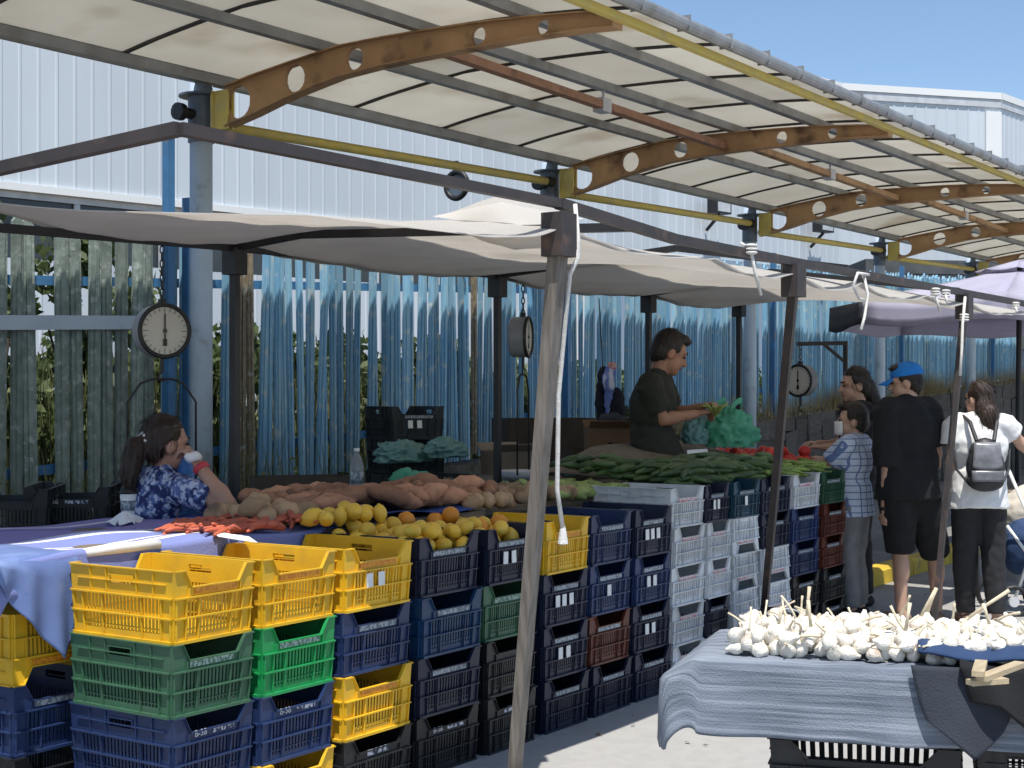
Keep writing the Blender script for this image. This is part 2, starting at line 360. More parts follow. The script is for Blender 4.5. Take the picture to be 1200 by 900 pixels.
for _ in range(5200):
    X = r.choice((r.uniform(5.2, 13.5), r.gauss(7.6, .5), r.gauss(9.0, .5), r.gauss(12.4, .6), r.uniform(5, 8)))
    fr = r.random() < .28; p = Vector((X, 7.38+r.uniform(-.08, .06) if fr else r.uniform(7.75, 8.3), .12 if fr else .28)); h = abs(r.gauss(.45, .3))+.15 if fr else r.uniform(.5, 1.75)
    l1 = Vector((r.gauss(0, .06), r.gauss(0, .04), h*.55)); l2 = Vector((r.gauss(0, .16)+l1.x, r.gauss(0, .08), h)); w = Vector((.007, 0, 0))
    bs.add([p-w, p+w, p+l1+w*.8, p+l1-w*.8, p+l2], [(0, 1, 2, 3), (3, 2, 4)])
    if r.random() < .5:
        q = p+l1*r.uniform(.6, 1.5); d = Vector((r.gauss(0, 1), r.gauss(0, .5), r.gauss(.3, .5))).normalized()*.06; s_ = d.orthogonal().normalized()*.018
        bs.add([q, q+d*.5+s_, q+d, q+d*.5-s_], [(0, 1, 2, 3)])
o = bs.build('tall_weeds', M['stalk']); tag(o, 'tall pale weeds and stalks along the foot of the fence', kind='stuff')
o = b.build('dry_grass', M['dry']); tag(o, 'dry straw coloured grass on top of the stone wall', kind='stuff')

# ---- warehouse
H0 = CAMH
def wq(l, d): v = ld(l, d); return v
A = wq(-13, 18.6); B = wq(9.06, 40.0); C = wq(13.9, 41.3); D = wq(19.5, 47.5)
wh = thing('warehouse', 'large white corrugated metal warehouse behind the fence', 'building', A)
def clad(P, Q, z0, z1, pitch, name, m, dz=0):
    n = int((Q-P).length/pitch); d = (Q-P)/n; nrm = Vector((d.y, -d.x, 0)).normalized()
    pan = max(1, n//6); k = 0
    while k < n:
        e = min(n, k+6); b = MB(); pl = []
        for i in range(k, e):
            o_ = P + d*i
            for fr, off in ((0, 0), (.8, 0), (.86, .016), (.94, .016)): pl.append(o_ + d*fr + nrm*off)
        pl.append(P + d*e - d*.003)
        vs = [Vector((p.x, p.y, z)) for p in pl for z in (z0, z1)]
        b.add(vs, [(2*i, 2*i+2, 2*i+3, 2*i+1) for i in range(len(pl)-1)])
        b.build(name, m, wh); k = e
zl = 4.95
clad(A, B, zl, 10.0, .32, 'cladding_panel', M['clad']); clad(B, C, zl, 10.0, .32, 'cladding_panel', M['clad']); clad(C, D, zl, 9.9, .32, 'cladding_panel', M['clad'])
def band(P, Q, z0, z1, off, t, name, m):
    d = (Q-P).normalized(); nrm = Vector((d.y, -d.x, 0)); P2 = P+nrm*off; Q2 = Q+nrm*off; b = MB()
    b.add([(p.x, p.y, z) for p in (P2, Q2, Q2-nrm*t, P2-nrm*t) for z in (z0, z1)], [(0,2,3,1),(2,4,5,3),(4,6,7,5),(6,0,1,7),(1,3,5,7),(0,6,4,2)]); return b.build(name, m, wh)
for P, Q in ((A, B), (B, C), (C, D)):
    band(P, Q, 9.95, 10.14, .08, .3, 'parapet_trim', M['white_trim']); band(P, Q, 9.72, 9.94, .05, .2, 'parapet_band', M['alu'])
band(C-(C-B).normalized()*.5, C, zl, 9.6, .07, .1, 'corner_trim', M['white_trim'])
dAB = (B-A).normalized(); nAB = Vector((dAB.y, -dAB.x, 0))
mid = A + dAB*((B-A).length*.66)
band(A, mid, zl-.12, zl-.003, .06, .2, 'drip_edge', M['white_trim'])
band(A, mid, 3.75, zl-.12, -.12, .1, 'window_glass', M['win'])
k = 0
while k*1.6 < (mid-A).length:
    p = A + dAB*(k*1.6); q = p + dAB*.1
    band(p, q, 3.75, zl-.13, -.06, .05, 'window_frame', M['alu']); k += 1
band(A, mid, 4.72, zl-.125, -.05, .05, 'window_head', M['alu'])
clad(A, mid, .2, 3.74, .32, 'lower_panel', M['clad'])
clad(mid, B, .2, zl-.01, .4, 'lower_panel', M['clad_blue'])
band(mid - dAB*.5, mid+dAB*.2, .2, zl, .12, .1, 'pilaster', M['white_trim'])
roofb = MB(); E = A + Vector((-5, 30, 0)); Fp = D + Vector((10, 25, 0))
roofb.add([(p.x, p.y, 9.9) for p in (A, B, C, D, Fp, E)], [(0, 1, 2, 3, 4, 5)]); roofb.build('roof', M['roofdark'], wh)
# floodlights and a small lamp on the warehouse wall
def flood(px, py, lb):
    a = CX; u = (px-CX)/F      # meet the wall line A-B
    l0, d0 = -13, 18.6; s_ = (u*d0 - l0)/((9.06+13) - u*(40-18.6)); p = A.lerp(B, s_); d = d0 + (40-18.6)*s_
    p = Vector((p.x, p.y, CAMH+(HZ-py)/F*d)) + nAB*.45
    t = thing('floodlight', lb, 'floodlight', p)
    b = MB(); b.bar(p-dAB*.3, p+dAB*.3, .28, .36); b.build('housing', M['blackm'], t)
    b = MB(); b.bar(p+nAB*.145-dAB*.24, p+nAB*.145+dAB*.24, .02, .28, ); b.build('lens', M['alu'], t)
    b = MB(); b.bar(p-Vector((0, 0, .2)), p-Vector((0, 0, .55))-nAB*.4, .06, .06); b.build('arm', M['blackm'], t)
flood(826, 244, 'black floodlight on blue grey wall above the second front pole')
flood(948, 266, 'small lamp on the blue grey warehouse wall by the third roof post')
sh = thing('shed', 'low grey flat roofed shed beyond the fence at right', 'building', ld(14, 46))
def shb(l0, l1, z0, z1, d, dep, nm, m):
    b = MB(); a = [ld(l0, d), ld(l1, d+1.5), ld(l1, d+1.5+dep), ld(l0, d+dep)]
    b.add([(p.x, p.y, z) for p in a for z in (z0, z1)], [(0,2,3,1),(2,4,5,3),(4,6,7,5),(6,0,1,7),(1,3,5,7)]); return b.build(nm, m, sh)
shb(8.2, 16, .2, 4.3, 33, 3, 'wall', M['clad_blue']); shb(8.0, 16.2, 4.3, 4.62, 32.8, 3.6, 'roof', M['roofdark'])
shb(9, 10.4, 2.6, 4.0, 32.93, .05, 'window', M['win']); shb(11.4, 13.2, 2.6, 4.0, 32.95, .05, 'window', M['win'])

# ================================================================== arched market roof on posts
PY = 7.2; RS = .012; KR = .9
KZ = lambda z: .15 + .9*z
AX = [2.565 + 4.365*k for k in range(9)]; X1 = AX[1]
rf = thing('market_roof', 'arched market roof of translucent sheets on steel posts', 'roof', (0, PY, 0))
up = [onX(x, y, X1) for x, y in ((268, 103), (300, 90), (340, 76), (400, 56), (450, 46), (500, 38), (560, 29), (620, 22), (680, 17), (722, 15))]
lo = [onX(x, y, X1) for x, y in ((268, 148), (300, 134), (340, 114), (400, 90), (450, 77), (500, 67), (560, 56), (620, 45), (680, 36), (722, 32))]
def interp(tab, Y):
    pts = sorted((p.y, p.z) for p in tab)
    if Y <= pts[0][0]: (a, b), (c, d) = pts[0], pts[1]
    elif Y >= pts[-1][0]: (a, b), (c, d) = pts[-2], pts[-1]
    else:
        for (a, b), (c, d) in zip(pts[:-1], pts[1:]):
            if a <= Y <= c: break
    return b + (d-b)*(Y-a)/(c-a)
YB, YT = up[0].y, up[-1].y
ZU = lambda Y, X: interp(up, Y) + RS*(X-X1)
ZL = lambda Y, X: interp(lo, Y) + RS*(X-X1)
holes = [onX(x, y, X1) for x, y in ((281, 118), (347, 93), (417, 71), (562, 40), (637, 28))]
hr = [.108, .088, .070, .052, .044]
def armmesh():
    # web with real round holes: between hole columns use quads; around holes a ring of quads to a square cell
    b = MB(); T = .03; n = 16
    ys = [YB]
    cells = []
    for h, r in zip(holes, hr): cells.append((h.y+r*1.12, h.y-r*1.12, h, r))
    prev = YB; segs = []
    for y0, y1, h, r in cells:
        y0 = min(y0, prev-.005); segs.append((prev, y0, None)); segs.append((y0, y1, (h, r))); prev = y1
    segs.append((prev, YT, None))
    for s in (-T/2, T/2):
        for y0, y1, hh in segs:
            if hh is None:
                k = max(1, int((y0-y1)/.2))
                for i in range(k):
                    a, c = lerp(y0, y1, i/k), lerp(y0, y1, (i+1)/k)
                    b.add([(s, a, ZL(a, X1)), (s, c, ZL(c, X1)), (s, c, ZU(c, X1)), (s, a, ZU(a, X1))], [(0, 1, 2, 3)])
            else:
                h, r = hh; ring = []; outer = []
                cs = [(y0, ZL(y0, X1)), (y1, ZL(y1, X1)), (y1, ZU(y1, X1)), (y0, ZU(y0, X1))]
                hc = (h.y, (ZL(h.y, X1)+ZU(h.y, X1))/2)
                for q in range(4):
                    for e in range(4):
                        t = e/4; oy = lerp(cs[q][0], cs[(q+1) % 4][0], t); oz = lerp(cs[q][1], cs[(q+1) % 4][1], t)
                        ang = math.atan2(oz-hc[1], oy-hc[0]); outer.append((s, oy, oz)); ring.append((s, hc[0]+r*cos(ang), hc[1]+r*sin(ang)))
                b.add(outer+ring, [(i, (i+1) % 16, 16+(i+1) % 16, 16+i) for i in range(16)])
                if s > 0:
                    b.add([(-T/2, p[1], p[2]) for p in ring]+ring, [(i, (i+1) % 16, 16+(i+1) % 16, 16+i) for i in range(16)])
    k = 24
    for zf in (ZU, ZL):
        pts = [(lerp(YB, YT, i/k)) for i in range(k+1)]
        for a, c in zip(pts[:-1], pts[1:]):
            e = .008 if zf is ZU else -.008
            za, zc = zf(a, X1), zf(c, X1); w = .05
            b.add([(-w, a, za), (w, a, za), (w, c, zc), (-w, c, zc), (-w, a, za+e), (w, a, za+e), (w, c, zc+e), (-w, c, zc+e)], [(0,1,2,3),(7,6,5,4),(0,4,5,1),(2,6,7,3),(1,5,6,2),(3,7,4,0)])
    b.add([(s, YT, z) for s in (-.05, .05) for z in (ZL(YT, X1)-.01, ZU(YT, X1)+.01)]+[(s, YT-.012, z) for s in (-.05, .05) for z in (ZL(YT, X1)-.01, ZU(YT, X1)+.01)], [(0,1,3,2),(4,6,7,5),(0,4,5,1),(2,3,7,6),(1,5,7,3),(0,2,6,4)])
    return b.map(lambda p: p - Vector((0, PY, 0))).mesh('arm', M['rust'])
AM = armmesh()
pm = MB().tube([(0, 0, 0), (0, 0, 3.68)], .076, 20).mesh('post', M['steel_lt'], True)
pk = MB(); pk.tube([(0, 0, KZ(3.40)), (0, 0, KZ(3.74))], .088, 20); pk.tube([(0, 0, KZ(3.74)), (0, 0, KZ(3.755))], .15, 20); pkm = pk.mesh('post_head', M['steel_dk'])
stub = MB(); stub.tube([(-.08, 0, KZ(3.6)), (-.18, 0, KZ(3.6))], .036, 12); stub.tube([(-.17, 0, KZ(3.6)), (-.22, 0, KZ(3.6))], .058, 12); stubm = stub.mesh('stub_flange', M['blackm'])
by = MB(); by.box((-.034, YB-PY-.02, KZ(3.47)), (-.018, YB-PY+.12, KZ(3.76))); by.box((.018, YB-PY-.02, KZ(3.47)), (.034, YB-PY+.12, KZ(3.76))); by.box((-.045, YB-PY+.10, KZ(3.46)), (.036, YB-PY+.125, KZ(3.76))); bym = by.mesh('yellow_bracket', M['yellow_paint'])
for X in AX:
    dz = RS*(X-X1)
    inst(pm, 'post', (X, 0, 0), parent=rf).scale = (1, 1, 1+dz/3.68); inst(pkm, 'post_head', (X, 0, dz), parent=rf); inst(stubm, 'stub_flange', (X, 0, dz), parent=rf)
    inst(bym, 'yellow_bracket', (X, 0, dz), parent=rf); a = inst(AM, 'arm', (X, 0, dz), parent=rf)
RX0, RX1 = 1.2, 38
def rbar(Y, dz, w, h, name, m, x0=RX0, x1=RX1, zf=ZU):
    b = MB(); b.bar((x0, Y, zf(Y, x0)+dz), (x1, Y, zf(Y, x1)+dz), w, h); return b.build(name, m, rf)
PUR = [y*KR for y in (7.74, 6.78, 5.93, 5.12, 4.52)]
for Y in PUR[:4]: rbar(Y, .04, .062, .062, 'purlin', M['steel'])
rbar(YT-.03, -.03, .042, .045, 'edge_beam', M['yellow_paint'])
# gutter along the front eave, of tube lengths with clips
gy = YT-.15
b = MB(); b.tube([(RX0, gy, ZU(YT, RX0)+.02), (RX1, gy, ZU(YT, RX1)+.02)], .04, 12); b.build('gutter', M['steel'], rf)
b = MB(); b.bar((RX0, YT-.1, ZU(YT, RX0)+.05), (RX1, YT-.1, ZU(YT, RX1)+.05), .09, .01); b.build('eave_strip', M['white_trim'], rf)
cl = MB().box((-.005, -.042, -.038), (.005, .042, .05)).mesh('gutter_clip', M['steel'])
x = RX0+.2
while x < 30: inst(cl, 'gutter_clip', (x, gy-PY, ZU(YT, x)+.02), parent=rf); x += .55
# roof sheets, one per bay cell
ys = [y*KR for y in (7.98, 7.74, 6.78, 5.93, 5.12, 4.35)]
x = X1 + .22 - 1.09125*6; bx_ = []
while x < RX1: bx_.append(x); x += 1.09125
for x0, x1 in zip(bx_[:-1], bx_[1:]):
    if x1 < RX0: continue
    for (ya, yb) in zip(ys[1:-1], ys[2:]):
        def fn(u, v):
            X = lerp(x0+.012, x1-.012, u); Y = lerp(ya, yb, v); return (X, Y, ZU(Y, X)+.088)
        o = MB().grid(fn, 1, 4).build('roof_sheet', M['panel'], rf); solid(o, .006)
    b = MB(); Y = [lerp(7.9*KR, 4.37*KR, i/14) for i in range(15)]
    for a, c in zip(Y[:-1], Y[1:]): b.bar((x0, a, ZU(a, x0)+.083), (x0, c, ZU(c, x0)+.083), .022, .03)
    b.build('batten', M['batten'], rf)
o = MB().grid(lambda u, v: (lerp(RX0, RX1, u), lerp(7.98*KR, 7.745*KR, v), ZU(lerp(7.98*KR, 7.745*KR, v), lerp(RX0, RX1, u))+.09), 8, 1).build('rear_flashing', M['steel'], rf)
# diagonal tie pipes with hanger clamps, yellow pipes between the post heads
for Xa, Xb in zip(AX[1:-1], AX[2:]):
    b = MB(); za = ZL(5.3, Xa); b.bar((Xa+.04, 5.27, ZL(5.27, Xa)+.06), (Xb-.04, 5.43, ZL(5.43, Xb)+.05), .07, .055); tp = b.build('tie_bar', M['rust_lt'] if Xa < 10 else M['rust'], rf)
    Xm = (Xa+Xb)/2; zm = ZL(5.35, Xm)+.055
    b = MB(); b.box((Xm-.06, 5.31, zm-.05), (Xm+.06, 5.40, zm+.05)); b.bar((Xm, 5.345, zm), (Xm, 5.345, ZU(5.34, Xm)+.02), .015, .015, (1, 0, 0)); b.build('clamp', M['alu'], tp)
    b = MB(); b.tube([(Xa+.1, PY-.09, KZ(3.53)+RS*(Xa-X1)), (Xb-.14, PY-.09, KZ(3.62)+RS*(Xb-X1))], .036, 12); b.build('yellow_pipe', M['yellow_paint'], rf, True)
    b = MB(); b.tube([(Xb-.2, PY-.09, KZ(3.62)+RS*(Xb-X1)), (Xb-.1, PY-.09, KZ(3.62)+RS*(Xb-X1))], .046, 12); b.build('pipe_clamp', M['blackm'], rf)
# ================================================================== stall tent: poles, rails, canvas, ropes
RY, RYB = 2.75, 4.95
RZ = lambda Y: 2.154 + (Y-2.75)*.02
tf = thing('tent_frame', 'dark brown steel tent frame of the long vegetable stall', 'tent frame', (6, RY, 0))
pA = onY(655, 250, RY); pB = onY(930, 310, RY); pC = onY(1130, 345, RY)
gA = onZ(600, 940, 0); gB = onZ(890, 775, 0); gC = onZ(1093, 748, 0)
def pole(top, g, w0, w1, m, tp=.0):
    b = MB(); b.bar(g, top, w0, w1, (0, 1, 0)); b.map(lambda p: (lambda c: c+(p-c)*lerp(.72, 1, min(1, max(0, p.z/2))))(g.lerp(top, min(1, max(0, (p.z-g.z)/(top.z-g.z)))))); return b.build('pole', m, tf)
pole(pA-Vector((0, 0, .1)), gA, .06, .05, M['wood']); pole(pB-Vector((0, 0, .1)), gB, .046, .042, M['bracket']); pole(pC-Vector((0, 0, .1)), gC, .04, .04, M['bracket'])
for p in (pA, pB, pC):
    b = MB(); b.bar(p+Vector((0, 0, .0)), p-Vector((0, 0, .155)), .105, .085, (0, 1, 0)); b.build('socket', M['bracket'], tf)
fl = onY(210, 151, RY); zr = 2.165
fr = onY(1290, 372, RY)
b = MB(); pts = [fl, pA+Vector((0, 0, .035)), onY(790, 280, RY), pB+Vector((0, 0, .012)), pC+Vector((0, 0, .01)), fr]
for i_, (a, c) in enumerate(zip(pts[:-1], pts[1:])): b.bar(a, c, .032 if i_ == 0 else .037, .032 if i_ == 0 else .037)
b.build('front_rail', M['bracket'], tf)
bl = onX(-120, 224, fl.x); b = MB(); b.bar(fl, bl, .034, .034); b.build('side_rail', M['bracket'], tf)
rear = []
for x, y in ((275, 290), (583, 323), (760, 345), (866, 352)):
    t = onY(x, y, RYB); rear.append(t); b = MB(); b.bar((t.x, t.y, .13), t, .036, .036, (0, 1, 0)); b.build('rear_pole', M['blackm'], tf)
    b = MB(); b.bar(t, t-Vector((0, 0, .13)), .085, .085, (0, 1, 0)); b.build('socket', M['blackm'], tf)
b = MB(); r0 = onY(-60, 262, RYB)
for a, c in zip([r0]+rear[:-1], rear): b.bar(a, c, .035, .035)
b.build('rear_rail', M['blackm'], tf)
cross = [(rear[0], onX(350, 275, rear[0].x)), (rear[1], onX(792, 291, rear[1].x)), (rear[2], onX(905, 318, rear[2].x))]
for a, c in cross:
    e = Vector((a.x, RY, pA.z+.01)); b = MB(); b.bar(a, c, .035, .035); b.bar(c, e, .035, .035); b.build('cross_rail', M['blackm'], tf)

# canvas sheet, laid over the rails and sagging between them
XL = 3.85
def canvas_pt(u, v):
    X = lerp(XL-.35*v, 10.62, u**1.0); Y = lerp(RY-.02, RYB+.04, v)
    if u == 0: pass
    zf = 2.15; zback = 2.225
    # rail line tilt
    zf = (lerp(pA.z, pB.z, (X-pA.x)/(pB.x-pA.x)) if X < pB.x else lerp(pB.z, pC.z, min(1, (X-pB.x)/(pC.x-pB.x)))) - .015
    if X < pA.x: zf = lerp(pA.z-.02, 2.10, (pA.x-X)/(pA.x-XL))
    kx = min(1, max(0, (X-XL+.35*v)/.9)); zback = lerp(2.275, 2.225, kx)
    z = lerp(zf, zback, v) + .085*sin(pi*v)*kx
    # sag bays between the rear poles and cross rails
    bays = [XL-.35, rear[0].x, rear[1].x, rear[2].x, rear[3].x, 10.62]
    for a, c in zip(bays[:-1], bays[1:]):
        if a <= X <= c:
            t = (X-a)/(c-a); z -= .075*min(1, .15+kx)*sin(pi*t)*sin(pi*min(1, v*1.15))**1; z -= .05*sin(pi*t)*max(0, v-.6)/.4
    # scalloped front edge hanging from its ties
    tx = [XL-.35, pA.x, 5.6, 6.47, 7.35, pC.x-.75, pC.x, 10.62]
    for a, c in zip(tx[:-1], tx[1:]):
        if a <= X <= c: z -= (.03 + .05*sin(pi*(X-a)/(c-a)))*max(0, 1-v*3.5)
    z += .006*sin(X*7+v*5)*sin(v*9+X*2) + .003*sin(X*19+v*17)
    return (X, Y, z)
def canvas_sh(u, v):
    p = Vector(canvas_pt(u, v))
    if u < .12:
        k = (1-u/.12); p.z -= .02*k*sin(pi*v)
    return p
cv = MB().grid(canvas_sh, 120, 34).build('canvas', M['canvas'], None, True, base=(8, RY, 2.1)); solid(cv, .004)
tag(cv, 'sagging off white canvas sheet stretched over the stall frame', 'canvas')
# rolled white hump of canvas behind the left of the front pole
hc = onY(578, 246, 3.55)
hump = MB().grid(lambda u, v: (hc.x+lerp(-.30, .34, u)+.2*v, hc.y+lerp(-.25, .25, v), hc.z-.02+.10*(1-abs(2*u-1)**1.4)*sin(pi*v)**.7), 20, 10).build('canvas_fold', M['canvas'], None, True, base=hc)
tag(hump, 'bright white fold of canvas bulging above the sheet left of the wooden pole', 'canvas')
# ropes
def rope(pts, lb, r=.008, knot=None):
    P = [Vector(p) for p in pts]; b = MB().tube(P, r, 6)
    o = b.build('rope', M['rope'], None, True, base=P[0]); tag(o, lb, 'rope', 'white tie ropes of the tent')
    if knot:
        k = MB()
        for kk in range(3): k.ell(Vector(knot)+Vector((0, 0, .016*kk-.016)), (.03, .03, .009))
        k.build('knot', M['rope'], o)
    return o
fA = pA + (gA-pA)*.0
def onpole(t, top, g, off): return top.lerp(g, t)+Vector(off)
off = Vector((.05, -.035, 0))
rope([pA+Vector((.075, -.02, .04)), pA+Vector((.08, -.03, -.08)), pA+Vector((.05, -.05, -.155)), onpole(.10, pA, gA, off), onpole(.3, pA, gA, off*.9), onpole(.46, pA, gA, off*1.3), onpole(.53, pA, gA, off*1.9)], 'long white rope hanging down the wooden front pole', .009, onpole(.075, pA, gA, (0, 0, 0)))
q = onpole(.53, pA, gA, off*1.9); b = MB(); b.lathe([(.006, .02), (.012, 0), (.02, -.05), (.004, -.055)], 8, Matrix.Translation(q)); b.build('rope_tassel', M['rope'], bpy.data.objects['rope'])
def tie(x, y, dx, dy, lb):
    a = onY(x, y, RY-.03); c = onY(x+dx*.4, y+dy*.5, RY-.05); e = onY(x+dx, y+dy, RY-.06)
    rope([a+Vector((.0, .05, .03)), a, c, e], lb, .008, a)
tie(880, 292, 12, 54, 'white rope tied on the rail left of the second front pole')
o = rope([onY(1018, 322, RY-.03), onY(1005, 320, RY-.05), onY(1000, 335, RY-.05), onY(1007, 350, RY-.05), onY(1013, 352, RY-.05)], 'short curled end of white rope between second and third front poles', .008)
o = rope([onY(1012, 322, RY-.03), onY(1017, 345, RY-.05), onY(1013, 372, RY-.05), onY(1009, 386, RY-.05)], 'white rope dangling between the second and third front poles', .008)
tie(1096, 342, 6, 24, 'short white rope left of the third front pole'); tie(1108, 344, 2, 10, 'stubby white rope knot beside the third front pole')
rope([onY(1131, 348, RY-.04), onY(1128, 380, RY-.05), onY(1127, 410, RY-.05), onY(1125, 440, RY-.05)], 'white rope with loose end on the third front pole', .009, onY(1130, 372, RY-.04))
tie(1190, 358, 2, 8, 'white rope knot on the rail at the far right edge')

# ================================================================== crates
def crate_mesh(W, L, H, m, pitch=.0165, white=False):
    b = MB()
    def wall(width, mp, front):
        def bx(u0, u1, v0, v1, w0, w1):
            vs = [mp(u, v, w) for v in (v0, v1) for u, w in ((u0, w0), (u1, w0), (u1, w1), (u0, w1))]
            b.add(vs, [(0,3,2,1),(4,5,6,7),(0,1,5,4),(1,2,6,5),(2,3,7,6),(3,0,4,7)])
        h = width/2; cw = .052; t = -.005
        bx(-h, h, 0, .028, t, 0); bx(-h, -h+cw, .028, .62*H, t, 0); bx(h-cw, h, .028, .62*H, t, 0)
        bx(-h, h, .335*H, .355*H, t-.001, .001)
        # outward flanges
        bx(-h, h, -.001, .009, 0, .0135); bx(-h, h, .335*H, .335*H+.005, .001, .0125); bx(-h, h, .61*H, .61*H+.005, 0, .0125); bx(-h+.03, h-.03, .80*H, .80*H+.003, 0, .008) if not front else None
        # slats in two bands
        n = int((2*h-2*cw)/pitch); p = (2*h-2*cw)/n
        for v0, v1 in ((.028, .335*H), (.355*H, .62*H)):
            for i in range(n):
                u = -h+cw+p*(i+.5)
                if not front and v0 > .1 and abs(u) < width*.17: 
                    continue
                bx(u-p*.29, u+p*.29, v0, v1, t+.001, -.0012)
            if not front and v0 > .1: bx(-width*.17-.004, width*.17+.004, v0, v1, t, -.0005)
        # thin mid line in the lower band, vertical ribs
        bx(-h+cw, h-cw, .17*H, .17*H+.004, t-.001, .002)
        for u in ((-h+.004, -h+cw-.004, -h*.42, h*.42, h-cw, h-.008) if front else (-h+.004, -h+cw-.004, -h*.40, h*.40, h-cw, h-.008)):
            bx(u, u+.004, .009, .61*H, 0.0015, .0085)
        zb_ = .62*H
        if front:
            d, a, c = .055, .385*width, .30*width
            poly = [(-h, zb_), (h, zb_), (h, H), (a, H), (c, H-d), (-c, H-d), (-a, H), (-h, H)]
            b.prism(poly[:], lambda u, v: mp(u, v, t), lambda u, v: mp(u, v, 0))
            for (p0, p1) in (((-h, H), (-a, H)), ((-a, H), (-c, H-d)), ((-c, H-d), (c, H-d)), ((c, H-d), (a, H)), ((a, H), (h, H))):
                b.add([mp(p0[0], p0[1], 0.0), mp(p1[0], p1[1], 0.0), mp(p1[0], p1[1], .009), mp(p0[0], p0[1], .009),
                       mp(p0[0], p0[1]-.004, 0.0), mp(p1[0], p1[1]-.004, 0.0), mp(p1[0], p1[1]-.004, .009), mp(p0[0], p0[1]-.004, .009)],
                      [(0,1,2,3),(7,6,5,4),(3,2,6,7),(0,3,7,4),(1,5,6,2)])
            for u in (-c-.012, c+.008): bx(u, u+.004, .62*H, H-d-.004, 0, .007)
        else:
            hw, z0, z1 = .055, .77*H, .77*H+.026
            bx(-h, -hw, zb_, H, t, 0); bx(hw, h, zb_, H, t, 0); bx(-hw, hw, zb_, z0, t, 0); bx(-hw, hw, z1, H, t, 0)
            bx(-h, h, H-.004, H, 0, .009)
            for u0, u1, v0, v1 in ((-hw-.004, hw+.004, z0-.004, z0), (-hw-.004, hw+.004, z1, z1+.004), (-hw-.004, -hw, z0, z1), (hw, hw+.004, z0, z1)): bx(u0, u1, v0, v1, 0, .005)
            for u in (-h*.62, -h*.30, h*.30, h*.62): bx(u, u+.004, .62*H, H-.005, 0, .006)
    w2, l2 = W/2-.013, L/2-.013
    wall(2*w2, lambda u, v, w: Vector((u, -l2-w, v)), True)
    wall(2*w2, lambda u, v, w: Vector((-u, l2+w, v)), True)
    wall(2*l2-.012, lambda u, v, w: Vector((w2+w, u, v)), False)
    wall(2*l2-.012, lambda u, v, w: Vector((-w2-w, -u, v)), False)
    b.box((-w2+.006, -l2+.006, .012), (w2-.006, l2-.006, .018))
    def taper(p):
        k = .945 + .055*max(0, p.z)/H; return Vector((p.x*k, p.y*k, p.z))
    b.map(taper)
    return b.mesh('crate', m)
CM = {}
def cmesh(col, W, L, H):
    k = (col, W, L, H)
    if k not in CM: CM[k] = crate_mesh(W, L, H, PL[col], .0165 if col != 'white' else .021)
    return CM[k]
def platemesh(w, h, m): return MB().box((-w/2, -.004, -h/2), (w/2, 0, h/2)).mesh('nameplate', m)
PLATES = {k: platemesh(.20, .026, M[k]) for k in ('plate_grey', 'plate_red', 'plate_orange', 'plate_green')}
for pp in PLATES.values(): pp.name = 'nameplate'
STK = MB().box((-.017, -.0025, -.026), (.017, 0, .026)).mesh('sticker', M['sticker'])
B38 = textmesh('B-38', .03, M['print'])
MARK = MB().box((-.05, -.0008, -.009), (.05, 0, .009)).mesh('print_strip', printmat('white_small_print', (.02, .035, .09), (.62, .64, .7)))
def crate(col, x0, x1, yf, z, lb, H=.236, L=.52, inv=False, stick=0, b38=False, rz=0, plate=None, group=None, yback=False):
    W = round(x1-x0-.004, 3); Wm = .40
    r = random.Random(lb)
    sx = W/Wm
    me = cmesh(col, Wm, L, H)
    o = inst(me, 'crate', ((x0+x1)/2+r.uniform(-.004, .004), yf+L/2+r.uniform(-.008, .008), z+(H if inv else 0)), (0, pi if inv else 0, rz+r.uniform(-.022, .022)), (sx, 1, 1))
    ORG[o.name] = Vector(o.location)
    tag(o, lb, 'crate', group or 'plastic crates stacked along the stall front')
    fy = -(L/2-.013)
    k = .945+.055*.72
    pk_ = plate or {'yellow': 'plate_orange', 'white': 'plate_red', 'dull green': 'plate_green', 'bright green': 'plate_green'}.get(col, 'plate_grey')
    if b38:
        t = inst(B38, 'lettering', (-.062, fy*k-.0015, .725*H), (pi/2, 0, 0), 1, o); t = inst(MARK, 'print_strip', (.045, fy*k-.001, .725*H), (0, 0, 0), 1, o)
    elif col != 'black' or plate: inst(PLATES[pk_], 'nameplate', (r.uniform(-.008, .008), fy*k-.0002, .715*H-(.005 if H < .22 else 0)), (0, 0, 0), (1, 1, .9 if H > .22 else .8), o)
    xs = {1: [.0], 2: [-.035, .03], 3: [-.055, .0, .06]}.get(stick, [])
    for q in xs: inst(STK, 'sticker', (q-.02, fy*(.945+.055*.45)-.0085, .46*H), (0, r.uniform(-.06, .06), 0), 1, o)
    return o
CY0 = 3.46; P_ = .236
